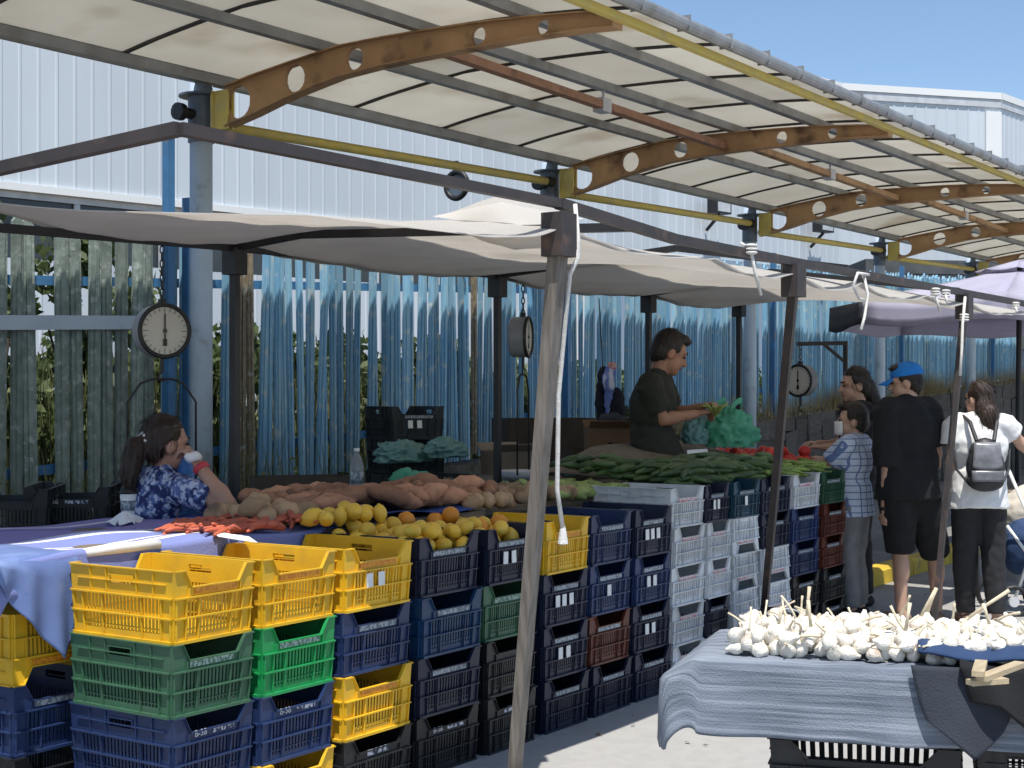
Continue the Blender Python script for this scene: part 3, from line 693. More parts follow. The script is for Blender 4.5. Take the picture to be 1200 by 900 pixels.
stacks = [  # x0, x1, where, [bottom..top] (colour, stickers, b38)
 (3.205, 3.595, 'stack at the near left corner of the stall', [('black', 0, 0), ('deep blue', 0, 1), ('dull green', 0, 0), ('yellow', 0, 0)]),
 (3.605, 4.010, 'stack second from the near left corner', [('yellow', 0, 0), ('deep blue', 0, 1), ('bright green', 0, 0), ('yellow', 0, 0)]),
 (4.025, 4.460, 'third stack, just left of the lemon crates', [('black', 0, 2), ('yellow', 0, 0), ('deep blue', 0, 0), ('yellow', 2, 0)]),
 (4.490, 4.930, 'stack left of the one behind the wooden pole', [('black', 0, 1), ('navy', 0, 0), ('mid blue', 0, 0), ('navy', 0, 0)]),
 (4.945, 5.340, 'stack right behind the wooden front pole', [('black', 0, 3), ('black', 0, 0), ('dull green', 0, 0), ('navy', 2, 0)]),
 (5.395, 5.795, 'stack just right of the wooden front pole', [('navy', 0, 0), ('navy', 2, 0), ('navy', 3, 0), ('yellow', 0, 0)]),
 (5.805, 6.205, 'stack holding the lone maroon crate', [('navy', 0, 0), ('maroon', 0, 0), ('deep blue', 1, 0), ('deep blue', 0, 0)]),
 (6.220, 6.620, 'last dark stack before the white ones', [('navy', 0, 0), ('navy', 2, 0), ('deep blue', 2, 0), ('navy', 3, 0)])]
TN = ['bottom', 'third down', 'second down', 'top']
for x0, x1, wh_, tiers in stacks:
    for i, (c, st, bb) in enumerate(tiers):
        desc = f'{c} crate' + (' with white stickers' if st > 1 else ' with one white sticker' if st else '') + f', {TN[i]}, {wh_}'
        o = crate(c, x0, x1, CY0 + (.0 if i < 3 else .0), i*P_, desc, stick=st, b38=(bb == 1))
        if bb in (2, 3): inst(MARK, 'print_strip', (0, -(.52/2-.013)*.985-.001, .725*.236), (0, 0, 0), 1.2, o)
Q_ = .205
stacks2 = [
 (6.645, 7.035, 'first white stack', [('white', 0, 0, 0)]*5),
 (7.045, 7.345, 'stack right of the first white stack', [('navy', 0, 0, 0), ('navy', 0, 0, 0), ('white', 0, 0, 0), ('white', 0, 0, 0), ('navy', 2, 0, 0)]),
 (7.365, 7.735, 'stack left of the second front pole', [('white', 0, 0, 1), ('white', 0, 0, 1), ('white', 0, 0, 1), ('white', 0, 0, 1), ('teal', 1, 0, 0)]),
 (7.755, 8.175, 'stack behind the second front pole', [('white', 0, 0, 1), ('white', 0, 0, 1), ('white', 0, 0, 1), ('navy', 0, 0, 0), ('navy', 1, 0, 0)]),
 (8.200, 8.650, 'stack topped by a bright white crate', [('black', 0, 0, 0), ('black', 0, 0, 0), ('deep blue', 0, 0, 0), ('deep blue', 0, 0, 0), ('white', 0, 0, 0)]),
 (8.670, 9.080, 'last stack beside the boy', [('black', 0, 0, 0), ('black', 0, 0, 0), ('maroon', 0, 0, 0), ('maroon', 0, 0, 0), ('forest green', 0, 0, 0)])]
TN5 = ['bottom', 'fourth down', 'third down', 'second down', 'top']
for x0, x1, wh_, tiers in stacks2:
    for i, (c, st, bb, inv) in enumerate(tiers):
        desc = ('upturned ' if inv else '') + f'{c} crate' + (' with white stickers' if st > 1 else ' with a white sticker' if st else '') + f', {TN5[i]}, {wh_}'
        crate(c, x0, x1, CY0+.02, i*Q_, desc, H=Q_, stick=st, inv=bool(inv), L=.5, plate='plate_grey' if c == 'black' else None)
# crates behind the corner stack, the upper one upturned under the cloth
for i, (c, inv) in enumerate((('black', 0), ('deep blue', 0), ('yellow', 1))):
    crate(c, 3.03, 3.43, 4.02, i*P_+(.07 if i == 0 else .07), f'{"upturned " if inv else ""}{c} crate, {("bottom", "middle", "top")[i]} of the stack under the hanging cloth corner', inv=bool(inv), group='crates under the striped cloth')
base_ = MB().box((3.0, 4.0, .0), (3.46, 4.56, .068)).build('pallet_board', M['board'], None, base=(3.2, 4.2, 0)); tag(base_, 'flat board under the crates behind the corner stack', 'board')
# second row of crates carrying the counter boards
for i, x0 in enumerate((4.0, 5.1, 6.2, 7.3, 8.4)):
    for k in range(3):
        crate('black', x0, x0+.42, 4.12, .135+k*P_, f'black crate, {("lowest", "middle", "top")[k]} one, back row under the counter, {("left end", "second", "third", "fourth", "right end")[i]} support', group='black crates carrying the counter boards')
tb = thing('counter', 'long wooden board counter behind the crate stacks', 'counter', (6, 4.3, .86))
for k in range(4):
    b = MB().box((3.5, 4.0+k*.2, .846), (9.95, 4.19+k*.2, .868+.002*k)); b.build('board', M['board'], tb)
b = MB().box((3.0, 4.8, .846), (5.2, 5.1, .87)); b.build('board', M['board'], tb)
# ================================================================== cloths on the counter
def drape(name, fn, nu, nv, m, lb, cat, base, t=.003):
    o = MB().grid(fn, nu, nv).build(name, m, None, True, base=base); solid(o, t); return tag(o, lb, cat)
# striped lavender tablecloth: material stripes run along the cloth
def striped():
    m = mat('striped_lavender_cloth', (.19, .22, .46), .9, (.16, .19, .41), 9, bump=.3, bscale=160)
    t = m.node_tree; b = t.nodes['Principled BSDF']; src = b.inputs['Base Color'].links[0].from_socket
    uv = N(t, 'ShaderNodeAttribute'); uv.attribute_name = 'cloth'
    sep = N(t, 'ShaderNodeSeparateXYZ'); t.links.new(uv.outputs['Vector'], sep.inputs[0])
    r = N(t, 'ShaderNodeValToRGB'); r.color_ramp.interpolation = 'CONSTANT'
    e = r.color_ramp.elements
    cols = [(0, (.19, .225, .47)), (.235, (.74, .73, .74)), (.30, (.19, .19, .42)), (.33, (.74, .73, .74)), (.355, (.19, .225, .47)), (.50, (.72, .72, .74)), (.53, (.19, .225, .47)), (.555, (.72, .72, .74)), (.58, (.25, .205, .45)), (.86, (.1, .12, .32)), (.885, (.25, .2, .43)), (.92, (.72, .71, .73)), (.94, (.23, .2, .43))]
    while len(e) < len(cols): e.new(.5)
    for el, (p, c) in zip(e, cols): el.position = p; el.color = (*c, 1)
    t.links.new(sep.outputs[1], r.inputs[0])
    mx = N(t, 'ShaderNodeMix', data_type='RGBA'); mx.blend_type = 'MIX'; mx.inputs[0].default_value = .9
    t.links.new(src, mx.inputs[6]); t.links.new(r.outputs[0], mx.inputs[7]); t.links.new(mx.outputs[2], b.inputs['Base Color']); return m
M['striped'] = striped()
def set_uv(o, nu, nv):
    at = o.data.attributes.new('cloth', 'FLOAT_VECTOR', 'POINT')
    at.data.foreach_set('vector', [c for j in range(nv+1) for i in range(nu+1) for c in (i/nu, j/nv, 0)])
# top surface over boards and crates, left end hanging down in a corner
ZT = .965
c1 = onZ(82, 662, ZT); c2 = onZ(300, 640, ZT)
def cloth(u, v):
    X = lerp(2.90, 4.52, u); Y = lerp(3.86, 4.98, v)
    z = ZT + .006*sin(9*X+4*Y)+.006*sin(14*Y-3*X)
    X += .02*sin(v*7)
    edge = 2.99 - .06*v
    if X < edge:                                  # falls over the left side
        k = edge-X; z = ZT - k*.78*(1.0 if v > .02 else 1); X = edge - k*.52 - .02*sin(v*20)*k*2
    if Y < 3.992: z -= (3.992-Y)*.9; Y = 3.992 - (3.992-Y)*.08
    return (X, Y, z)
NU, NV = 70, 60
o = MB().grid(cloth, NU, NV).build('tablecloth', M['striped'], None, True, base=(3.6, 4.4, .96)); set_uv(o, NU, NV); solid(o, .004, -1)
tag(o, 'lavender blue tablecloth with white stripes at the near corner of the counter', 'tablecloth')
# hanging front flap of a second plain blue cloth
a0, a1, a2, a3, a4 = onY(-60, 655, 4.02), onY(86, 655, 3.99), onY(93, 735, 3.965), onY(66, 772, 3.955), onY(-4, 682, 3.975)
def flap(u, v):
    X = lerp(2.90, 3.27, u)
    prof = .05 + .02*max(0, (X-2.6)/.36) if X < 2.96 else lerp(.07, .35, (X-2.96)/.22) if X < 3.18 else lerp(.35, .24, (X-3.18)/.09)
    return Vector((X-.02*v*sin(u*6), 4.0-.022*sin(min(1, v*4)*pi/2)+.012*sin(u*24)*v, ZT+.004 - prof*v))
M['blue_cloth'] = mat('faded_blue_cloth', (.13, .19, .39), .92, (.105, .155, .33), 7, bump=.15, bscale=170, c3=(.2, .27, .48), s3=5)
NU, NV = 60, 20
def capf(u, v):
    if v < .35: t = v/.35; return Vector((lerp(2.90, 3.27, u), lerp(4.35, 4.0, t), ZT+.009+.004*sin(u*9+t*3)))
    return flap(u, (v-.35)/.65)
o = MB().grid(capf, NU, 36).build('cloth_flap', M['blue_cloth'], None, True, base=(2.9, 4.0, .8)); solid(o, .004)
tag(o, 'faded blue cloth corner hanging down beside the yellow crate', 'cloth')
# white hem roll lying behind the first yellow crate
p0, p1 = onY(100, 660, 3.995), onY(186, 654, 3.995); p0.z = p1.z = ZT+.0
hem = MB().tube([p0, p0.lerp(p1, .4)+Vector((0, 0, .004)), p1], [.016, .02, .017], 10).build('rolled_hem', M['sticker'], None, True, base=p0); tag(hem, 'white rolled cloth hem behind the nearest yellow crate', 'cloth')
# darker blue cloth farther along the counter
M['royal_cloth'] = mat('royal_blue_cloth', (.035, .075, .26), .9, (.025, .055, .2), 7, bump=.4, bscale=120)
def royal(u, v):
    X = lerp(4.45, 5.6, u)+.06*sin(v*5); Y = lerp(3.98, 5.08, v); return (X, Y, .975 + .012*sin(X*8+Y*3) + .01*sin(Y*15-X*4))
o = MB().grid(royal, 40, 36).build('blue_cloth', M['royal_cloth'], None, True, base=(4.8, 4.5, .96)); solid(o, .004); tag(o, 'dark royal blue cloth on the counter in front of the seated woman', 'cloth')
pb = MB().box((3.2, 4.0, .872), (5.7, 5.0, .955)).build('counter_top', M['board'], tb)
# paper, cup, napkin, bottles
pz = onZ(268, 630, ZT+.012)
b = MB(); b.grid(lambda u, v: onZ(lerp(246, 292, u)+10*v, lerp(622, 629, u)+lerp(0, 7, v)*1.0, ZT+.012+.004*sin(u*5)), 8, 3); o = b.build('paper_sheet', M['sticker'], None, base=pz); solid(o, .002); tag(o, 'white paper sheet lying on the striped tablecloth', 'paper')
cp = onZ(151, 606, ZT+.004); cs = .052
t = thing('paper_cup', 'white paper coffee cup with black lid on the tablecloth', 'cup', cp)
T_ = Matrix.Translation(cp)
b = MB().lathe([(.03, 0), (.0305, .004), (.039, .105), (.0375, .105), (.029, .006)], 20, T_); b.build('cup', M['sticker'], t, True)
b = MB().lathe([(.041, .104), (.0415, .112), (.037, .116), (.036, .128), (.0, .129)], 20, T_); b.build('lid', M['blackm'], t, True)
b = MB().lathe([(.0345, .03), (.0378, .075), (.038, .075), (.0347, .03)], 20, T_); b.build('printed_band', M['plate_grey'], t, True)
npk = onZ(143, 612, ZT+.005)
b = MB(); r = random.Random(3)
def nap(u, v):
    a = u*2*pi; rr = .06*v*(1+.35*sin(3*a+1)); return (npk.x+rr*cos(a)*1.3+.0, npk.y+rr*sin(a)*.8-.02, npk.z+.05*(1-v)*(1+.5*sin(5*a)*v)+.012*sin(7*a+2)*v)
o = MB().grid(nap, 18, 5).build('napkin', M['sticker'], None, base=npk); tag(o, 'crumpled white napkin in front of the paper cup', 'napkin')
M['pet'] = mat('clear_plastic', (.75, .8, .85), .08, (.7, .76, .82), 3, trans=.75, ior=1.3, alpha=.75)
M['pet_blue'] = mat('blue_tinted_plastic', (.12, .32, .75), .1, (.1, .28, .7), 3, trans=.55, ior=1.3, alpha=.85)
def bottle(p, h, r_, m, lb, capm, labm, rz=0):
    t = thing('water_bottle', lb, 'bottle', p); T = Matrix.Translation(p)
    b = MB().lathe([(r_*.8, 0), (r_, h*.03), (r_, h*.12), (r_*.92, h*.15), (r_, h*.18), (r_, h*.62), (r_*.95, h*.68), (r_*.75, h*.78), (r_*.36, h*.9), (r_*.34, h*.95)], 18, T); b.build('body', m, t, True)
    b = MB().lathe([(r_*.42, h*.94), (r_*.42, h*1.0), (r_*.4, h*1.0)], 14, T); b.build('cap', capm, t)
    b = MB().lathe([(r_*1.015, h*.3), (r_*1.015, h*.52), (r_*1.005, h*.52), (r_*1.005, h*.3)], 18, T); b.build('label_band', labm, t, True)
bp_ = onZ(218, 603, ZT+.008); bottle(bp_, .29, .04, M['pet_blue'], 'blue tinted plastic bottle standing by the seated woman', M['pet_blue'], M['royal_cloth'])
bp_ = onZ(418, 582, .985); bottle(bp_, .25, .036, M['pet'], 'clear water bottle with white cap behind the sweet potatoes', M['sticker'], M['plate_grey'])

# ================================================================== produce
def rmat(n, c, c2, rough=.55, **k): return mat(n, c, rough, c2, k.pop('scale', 9), **k)
M['lemon'] = rmat('lemon_skin', (.78, .46, .04), (.70, .44, .05), .42, bump=.15, bscale=260, rnd=.12, c3=(.5, .46, .08), s3=7, lo3=.55, hi3=.8)
M['orange'] = rmat('orange_skin', (.72, .27, .02), (.62, .22, .02), .42, bump=.15, bscale=260, rnd=.08)
M['sweet'] = rmat('sweet_potato_skin', (.47, .235, .135), (.34, .16, .09), .75, bump=.5, bscale=60, rnd=.38, c3=(.13, .07, .045), s3=16, lo3=.52, hi3=.8)
M['potato'] = rmat('potato_skin', (.42, .28, .16), (.31, .2, .11), .8, bump=.5, bscale=60, rnd=.3, c3=(.14, .09, .06), s3=9)
M['carrot'] = rmat('red_carrot_skin', (.50, .12, .06), (.40, .09, .055), .6, bump=.2, bscale=70, rnd=.2)
M['cuke'] = rmat('cucumber_skin', (.065, .115, .03), (.035, .07, .02), .4, bump=.3, bscale=140, rnd=.3, stretch=(4, 4, .5))
M['pepper'] = rmat('pale_green_pepper', (.20, .27, .05), (.13, .2, .04), .4, rnd=.25)
M['squash'] = rmat('pale_squash', (.28, .33, .10), (.2, .26, .07), .5, rnd=.2, stretch=(5, 5, .6))
M['tomato'] = rmat('tomato_skin', (.62, .035, .018), (.5, .03, .02), .3, rnd=.12)
M['tstem'] = mat('green_stem', (.06, .12, .03), .7)
M['greens'] = mat('pale_greens', (.30, .38, .09), .6, (.2, .3, .06), 9, transl=.25, rnd=.2)
M['garlic'] = rmat('garlic_skin', (.80, .76, .67), (.72, .66, .56), .6, bump=.5, bscale=120, rnd=.14, c3=(.5, .38, .30), s3=26, lo3=.54, hi3=.78)
M['gstem'] = mat('dry_garlic_stem', (.68, .6, .44), .75, (.55, .46, .32), 20, bump=.3)
def root_mesh(prof_len, rad, m, name, seed, bend=.1, n=9, k=9, tip=.15, irr=.12):
    r = random.Random(seed); pts = []; rs = []; cx = r.uniform(-1, 1)*bend; cy = r.uniform(-1, 1)*bend*.5
    for i in range(k+1):
        t = i/k; a = sin(pi*min(max(t*.94+.03, 0), 1))**.55
        pts.append(Vector((cx*prof_len*(4*t*(1-t)-.5)+r.uniform(-1, 1)*irr*.12*rad, cy*prof_len*(4*t*(1-t))+r.uniform(-1, 1)*irr*.12*rad, (t-.5)*prof_len)))
        rs.append(max(rad*a*(1+r.uniform(-1, 1)*irr), rad*tip))
    b = MB().tube(pts, rs, n); b.map(lambda p: Vector((p.x, p.y, p.z))); return b.mesh(name, m, True)
def lemon_mesh(m, name, s):
    r = random.Random(s); e = r.uniform(1.12, 1.3); R = .034
    prof = [(.004, -R*e-.004), (.011, -R*e+.003), (R*.62, -R*e*.78), (R*.9, -R*e*.42), (R, 0), (R*.9, R*e*.42), (R*.62, R*e*.78), (.012, R*e), (.006, R*e+.006), (.002, R*e+.006)]
    return MB().lathe(prof, 14).mesh(name, m, True)
lem = [lemon_mesh(M['lemon'], 'lemon', s) for s in range(4)]
orm = MB().lathe([(.004, -.036), (.02, -.032), (.034, -.015), (.037, .003), (.032, .02), (.018, .033), (.004, .035)], 14).mesh('orange', M['orange'], True)
swm = [root_mesh(random.uniform(.17, .24), random.uniform(.036, .048), M['sweet'], 'sweet_potato', s, .12) for s in range(7)]
ptm = [root_mesh(random.uniform(.09, .115), random.uniform(.034, .042), M['potato'], 'potato', s, .05) for s in range(5)]
crm = [root_mesh(.2, .017, M['carrot'], 'carrot', s, .06, irr=.06) for s in range(5)]
def taper_mesh(L, r0, m, name, s, bend=.1):
    r = random.Random(s); pts = []; rs = []; bx = r.uniform(-1, 1)*bend
    for i in range(9):
        t = i/8; pts.append(Vector((bx*L*4*t*(1-t), r.uniform(-.002, .002), (t-.5)*L))); rs.append(r0*(1-.72*t**1.3) if i else r0*.5)
    return MB().tube(pts, rs, 8).mesh(name, m, True)
crm = [taper_mesh(.21, .019, M['carrot'], 'carrot', s, .05) for s in range(5)]
cum = [root_mesh(random.uniform(.19, .25), .0205, M['cuke'], 'cucumber', s, .14, irr=.05, tip=.3, n=8, k=7) for s in range(7)]
pem = [taper_mesh(random.uniform(.15, .19), .018, M['pepper'], 'green_pepper', s, .16) for s in range(5)]
sqm = [root_mesh(random.uniform(.15, .19), .028, M['squash'], 'squash', s, .06, irr=.06, tip=.35) for s in range(4)]
tomm = MB().lathe([(.006, -.03), (.028, -.027), (.042, -.008), (.043, .008), (.034, .026), (.014, .03), (.002, .025)], 16, None, 5, .03).mesh('tomato', M['tomato'], True)
stm = MB()
for k in range(5): stm.add([(0, 0, .027), (.02*cos(k*1.257+.2), .02*sin(k*1.257+.2), .033), (.006*cos(k*1.257+.7), .006*sin(k*1.257+.7), .03)], [(0, 1, 2)])
stm = stm.mesh('stem', M['tstem'])
def fits(p, x0, x1, y0, y1): return x0 <= p[0] <= x1 and y0 <= p[1] <= y1
def heap(meshes, name, label, cat, group, n, area, base, r, lie=True, seed=1, rotspread=3.14, rot0=0, tries=14, stem=None, tilt=.25, sc=(.9, 1.1), flat=1.0, gap=.93):
    """drop n pieces into the area; each comes to rest on the pieces (or the base height) below it"""
    R = random.Random(seed); placed = []; out = []
    for i in range(n):
        best = None
        for _ in range(tries):
            u, v = R.random(), R.random(); x, y = area(u, v); z = base(x, y)+r*flat
            for (a, b_, c) in placed:
                d2 = (a-x)**2+(b_-y)**2; rr = 2*r*gap
                if d2 < rr*rr: z = max(z, c + sqrt(rr*rr-d2)*flat)
            if best is None or z < best[2]: best = (x, y, z)
        placed.append(best)
        if lie: rot = (pi/2+R.gauss(0, tilt), R.uniform(0, 6.28)*0+R.gauss(0, .15), rot0+R.uniform(-rotspread, rotspread))
        else: rot = (R.uniform(0, 6.28), R.uniform(0, 6.28), R.uniform(0, 6.28))
        o = inst(R.choice(meshes), name, best, rot, R.uniform(*sc)); tag(o, label, cat, group); out.append(o)
        if stem is not None: inst(stem, 'stem', parent=o)
    return out
def rect(x0, x1, y0, y1): return lambda u, v: (lerp(x0, x1, u), lerp(y0, y1, v))
# lemons in the two navy crates and behind the third yellow crate
LB = 'yellow lemon heaped in the crates left of the wooden pole'
heap(lem, 'lemon', LB, 'lemon', 'lemons heaped by the wooden pole', 44, rect(4.50, 4.92, 3.52, 3.93), lambda x, y: .855+.10*(y-3.5), .034, False, 11, sc=(.85, 1.12))
heap(lem, 'lemon', LB, 'lemon', 'lemons heaped by the wooden pole', 28, rect(4.98, 5.30, 3.54, 3.93), lambda x, y: .845+.09*(y-3.5), .034, False, 12, sc=(.85, 1.12))
heap(lem, 'lemon', LB, 'lemon', 'lemons heaped by the wooden pole', 10, rect(4.42, 4.8, 3.90, 4.02), lambda x, y: .972+.03*max(0, (y-3.92)/.3), .034, False, 13, sc=(.85, 1.12))
for i, (x, y) in enumerate(((510, 611), (528, 604), (562, 618), (476, 610), (585, 613))):
    p = onY(x, y, (3.9, 3.85, 3.62, 3.92, 3.66)[i]); o = inst(orm, 'orange', p, (i, i*2, 0), 1.1); tag(o, ('orange lying among the lemons, leftmost', 'larger orange resting on the back of the lemons', 'orange in the navy lemon crate front', 'orange half buried at the left of the lemons', 'orange at the right end of the lemons by the pole')[i], 'orange')
heap(ptm, 'potato', 'brown potato at the left end of the sweet potato heap', 'potato', 'potatoes left of the sweet potatoes', 16, rect(4.28, 4.62, 4.12, 4.38), lambda x, y: .975, .036, True, 21, sc=(1, 1.35))
heap(swm, 'sweet_potato', 'reddish sweet potato heaped behind the lemons', 'sweet potato', 'sweet potatoes heaped behind the lemons', 66, rect(4.62, 5.95, 4.10, 4.55), lambda x, y: .972+.055*max(0, 1-abs(x-4.95)/.8), .040, True, 22, rotspread=1.1, rot0=1.0, flat=.8, gap=1.0, tilt=.25)
heap(ptm, 'potato', 'small reddish potato right of the sweet potato heap', 'potato', 'potatoes right of the sweet potatoes', 46, rect(5.55, 6.5, 4.0, 4.35), lambda x, y: .965+.03*(y-4), .034, True, 23)
heap(crm, 'carrot', 'dusky red carrot piled on the counter beside the striped cloth', 'carrot', 'red carrots piled on the counter', 78, rect(3.98, 4.55, 3.99, 4.34), lambda x, y: .968+.02*max(0, 1-abs(x-4.3)/.3), .018, True, 24, rotspread=.5, rot0=-1.25, tilt=.1)
heap(sqm, 'squash', 'pale green squash beside the white crates', 'squash', 'pale squashes on the counter', 44, rect(6.3, 7.0, 3.98, 4.4), lambda x, y: .955+.06*(y-3.9), .027, True, 25, rotspread=.5, rot0=1.2)
heap(pem, 'green_pepper', 'light green pepper piled between potatoes and squash', 'pepper', 'light green peppers behind the potatoes', 60, rect(5.9, 6.7, 4.35, 4.8), lambda x, y: .97+.06*(y-4.3), .022, True, 26)
cb = MB().grid(lambda u, v: (lerp(7.2, 8.95, u), lerp(3.62, 4.62, v), .99+.21*v*min(1, .35+2*u)), 10, 6).build('sloping_board', M['board'], None, base=(7.6, 4.2, .95)); tag(cb, 'sloping boards under the heaped cucumbers', 'board')
heap(cum, 'cucumber', 'dark green cucumber in the big heap before the seller', 'cucumber', 'cucumbers heaped before the seller', 285, rect(7.1, 8.3, 3.66, 4.66), lambda x, y: 1.0+.24*(y-3.62)*min(1, .4+(x-7.1)*1.5), .0215, True, 31, rotspread=.75, rot0=1.1, tries=8, tilt=.12)
heap(pem, 'green_pepper', 'long green pepper in the heap right of the cucumbers', 'pepper', 'long green peppers by the cucumbers', 170, rect(8.15, 8.95, 3.6, 4.4), lambda x, y: 1.0+.21*max(0, (y-3.62)), .017, True, 32, rotspread=.7, rot0=1.0, tries=8, tilt=.12)
heap([tomm], 'tomato', 'red tomato heaped left of the shoppers', 'tomato', 'red tomatoes at the right end of the counter', 62, rect(8.95, 9.75, 4.0, 4.6), lambda x, y: .99+.1*max(0, (y-3.9)), .042, True, 33, stem=stm, tilt=.5)
sg = onZ(806, 535, 1.12); b = MB(); b.bar(sg, sg+Vector((.13, -.08, .005)), .002, .085, (0, .3, 1)); o = b.build('price_card', M['sticker'], None, base=sg); tag(o, 'blank white price card stuck in the cucumber heap', 'price card')
# ================================================================== soft shapes grown into one surface
from mathutils import noise as mnoise
JUNK = []
TMP = bpy.data.scenes.new('tmp')       # holds a shape only while it is being fused; removed below
def fuse(mb, name, m, parent=None, vox=.009, sm=3, wr=0, ws=9, base=None):
    org = ORG.get(parent.name) if parent is not None else (Vector(base) if base is not None else Vector())
    if org is not None: mb.v = [tuple(Vector(p)-org) for p in mb.v]
    me = mb.mesh('tmp', None); o = bpy.data.objects.new('tmp', me); TMP.collection.objects.link(o)
    a = o.modifiers.new('r', 'REMESH'); a.mode = 'VOXEL'; a.voxel_size = vox
    if sm: c = o.modifiers.new('s', 'SMOOTH'); c.iterations = sm; c.factor = .5
    TMP.view_layers[0].update(); dg = TMP.view_layers[0].depsgraph; nm = bpy.data.meshes.new_from_object(o.evaluated_get(dg))
    TMP.collection.objects.unlink(o); JUNK.extend((o, me))
    if wr:
        nv_ = [0.0]*(3*len(nm.vertices)); nm.vertices.foreach_get('normal', nv_)
        for i_, v in enumerate(nm.vertices):
            vn = Vector(nv_[3*i_:3*i_+3]); q = v.co*ws; n = mnoise.noise(Vector((q.x, q.y, q.z*.55)))+.5*mnoise.noise(q*2.3+Vector((7, 3, 1)))
            v.co = v.co + vn*(wr*n)
    nm.materials.clear(); nm.materials.append(m); nm.polygons.foreach_set('use_smooth', [True]*len(nm.polygons)); nm.name = name
    o = bpy.data.objects.new(name, nm); COL.objects.link(o)
    if parent is not None: o.parent = parent; ORG[o.name] = org
    elif base is not None: o.location = base; ORG[o.name] = Vector(base)
    return o
def skin(n, c): return mat(n, c, .5, tuple(x*.86 for x in c), 9, bump=.08, bscale=120)
M['skin_tan'] = skin('tanned_skin', (.36, .18, .11)); M['skin_fair'] = skin('fair_skin', (.52, .31, .22)); M['skin_mid'] = skin('light_skin', (.46, .25, .17))
M['hair_dark'] = mat('dark_hair', (.014, .010, .008), .45, (.03, .02, .015), 60, stretch=(1, 1, .15), bump=.5, bscale=180)
M['hair_brown'] = mat('brown_hair', (.022, .012, .008), .5, (.045, .024, .015), 40, stretch=(1, 1, .3), bump=.7, bscale=90)
M['eye'] = mat('eye', (.02, .015, .012), .2)
M['lip'] = skin('lip', (.33, .12, .09))
M['tee_olive'] = mat('dark_olive_cotton', (.028, .029, .02), .9, (.02, .021, .015), 9, bump=.2, bscale=200)
M['tee_black'] = mat('black_cotton', (.012, .012, .013), .92, (.009, .009, .01), 9, bump=.2, bscale=200)
M['tee_white'] = mat('white_cotton', (.74, .73, .72), .9, (.68, .67, .66), 9, bump=.2, bscale=200)
M['trouser_black'] = mat('black_denim', (.014, .014, .016), .85, (.02, .02, .022), 12, bump=.2, bscale=200)
M['trouser_grey'] = mat('grey_cotton_trousers', (.2, .2, .2), .9, (.16, .16, .16), 12, bump=.2, bscale=200)
M['shoe'] = mat('dark_shoe', (.03, .028, .028), .6); M['shoe_tan'] = mat('tan_sandal', (.3, .19, .13), .7)
M['cap_blue'] = mat('bright_blue_cap_cloth', (.012, .19, .58), .8, (.01, .16, .5), 12, bump=.2, bscale=200)
M['floral'] = mat('blue_white_print_cotton', (.09, .13, .30), .9, (.46, .49, .6), 46, detail=3, lo=.47, hi=.56, c3=(.02, .03, .11), s3=24, lo3=.5, hi3=.56)
def checks():
    m = mat('pale_blue_check_cotton', (.50, .56, .68), .9, (.46, .52, .64), 9)
    t = m.node_tree; b = t.nodes['Principled BSDF']; src = b.inputs['Base Color'].links[0].from_socket
    tc = N(t, 'ShaderNodeTexCoord'); sp = N(t, 'ShaderNodeSeparateXYZ'); t.links.new(tc.outputs['Object'], sp.inputs[0])
    cmb = N(t, 'ShaderNodeMath', operation='ADD'); t.links.new(sp.outputs[0], cmb.inputs[0]); cmb.inputs[1].default_value = .013
    fs = []
    for src_, per in ((sp.outputs[2], .045), (cmb.outputs[0], .05)):
        d = N(t, 'ShaderNodeMath', operation='DIVIDE'); d.inputs[1].default_value = per; t.links.new(src_, d.inputs[0])
        f = N(t, 'ShaderNodeMath', operation='FRACT'); t.links.new(d.outputs[0], f.inputs[0])
        l = N(t, 'ShaderNodeMath', operation='LESS_THAN'); l.inputs[1].default_value = .16; t.links.new(f.outputs[0], l.inputs[0]); fs.append(l.outputs[0])
    mx = N(t, 'ShaderNodeMath', operation='MAXIMUM'); t.links.new(fs[0], mx.inputs[0]); t.links.new(fs[1], mx.inputs[1])
    x = N(t, 'ShaderNodeMix', data_type='RGBA'); t.links.new(mx.outputs[0], x.inputs[0]); t.links.new(src, x.inputs[6]); x.inputs[7].default_value = (.12, .17, .33, 1)
    t.links.new(x.outputs[2], b.inputs['Base Color']); return m
M['checks'] = checks()
def frame(fwd, up=(0, 0, 1)):
    f = Vector(fwd).normalized(); r = f.cross(Vector(up)).normalized(); u = r.cross(f)
    return Matrix((r, f, u)).transposed()            # columns: right, forward, up
def ang(deg): return Vector((cos(radians(deg)), sin(radians(deg)), 0))
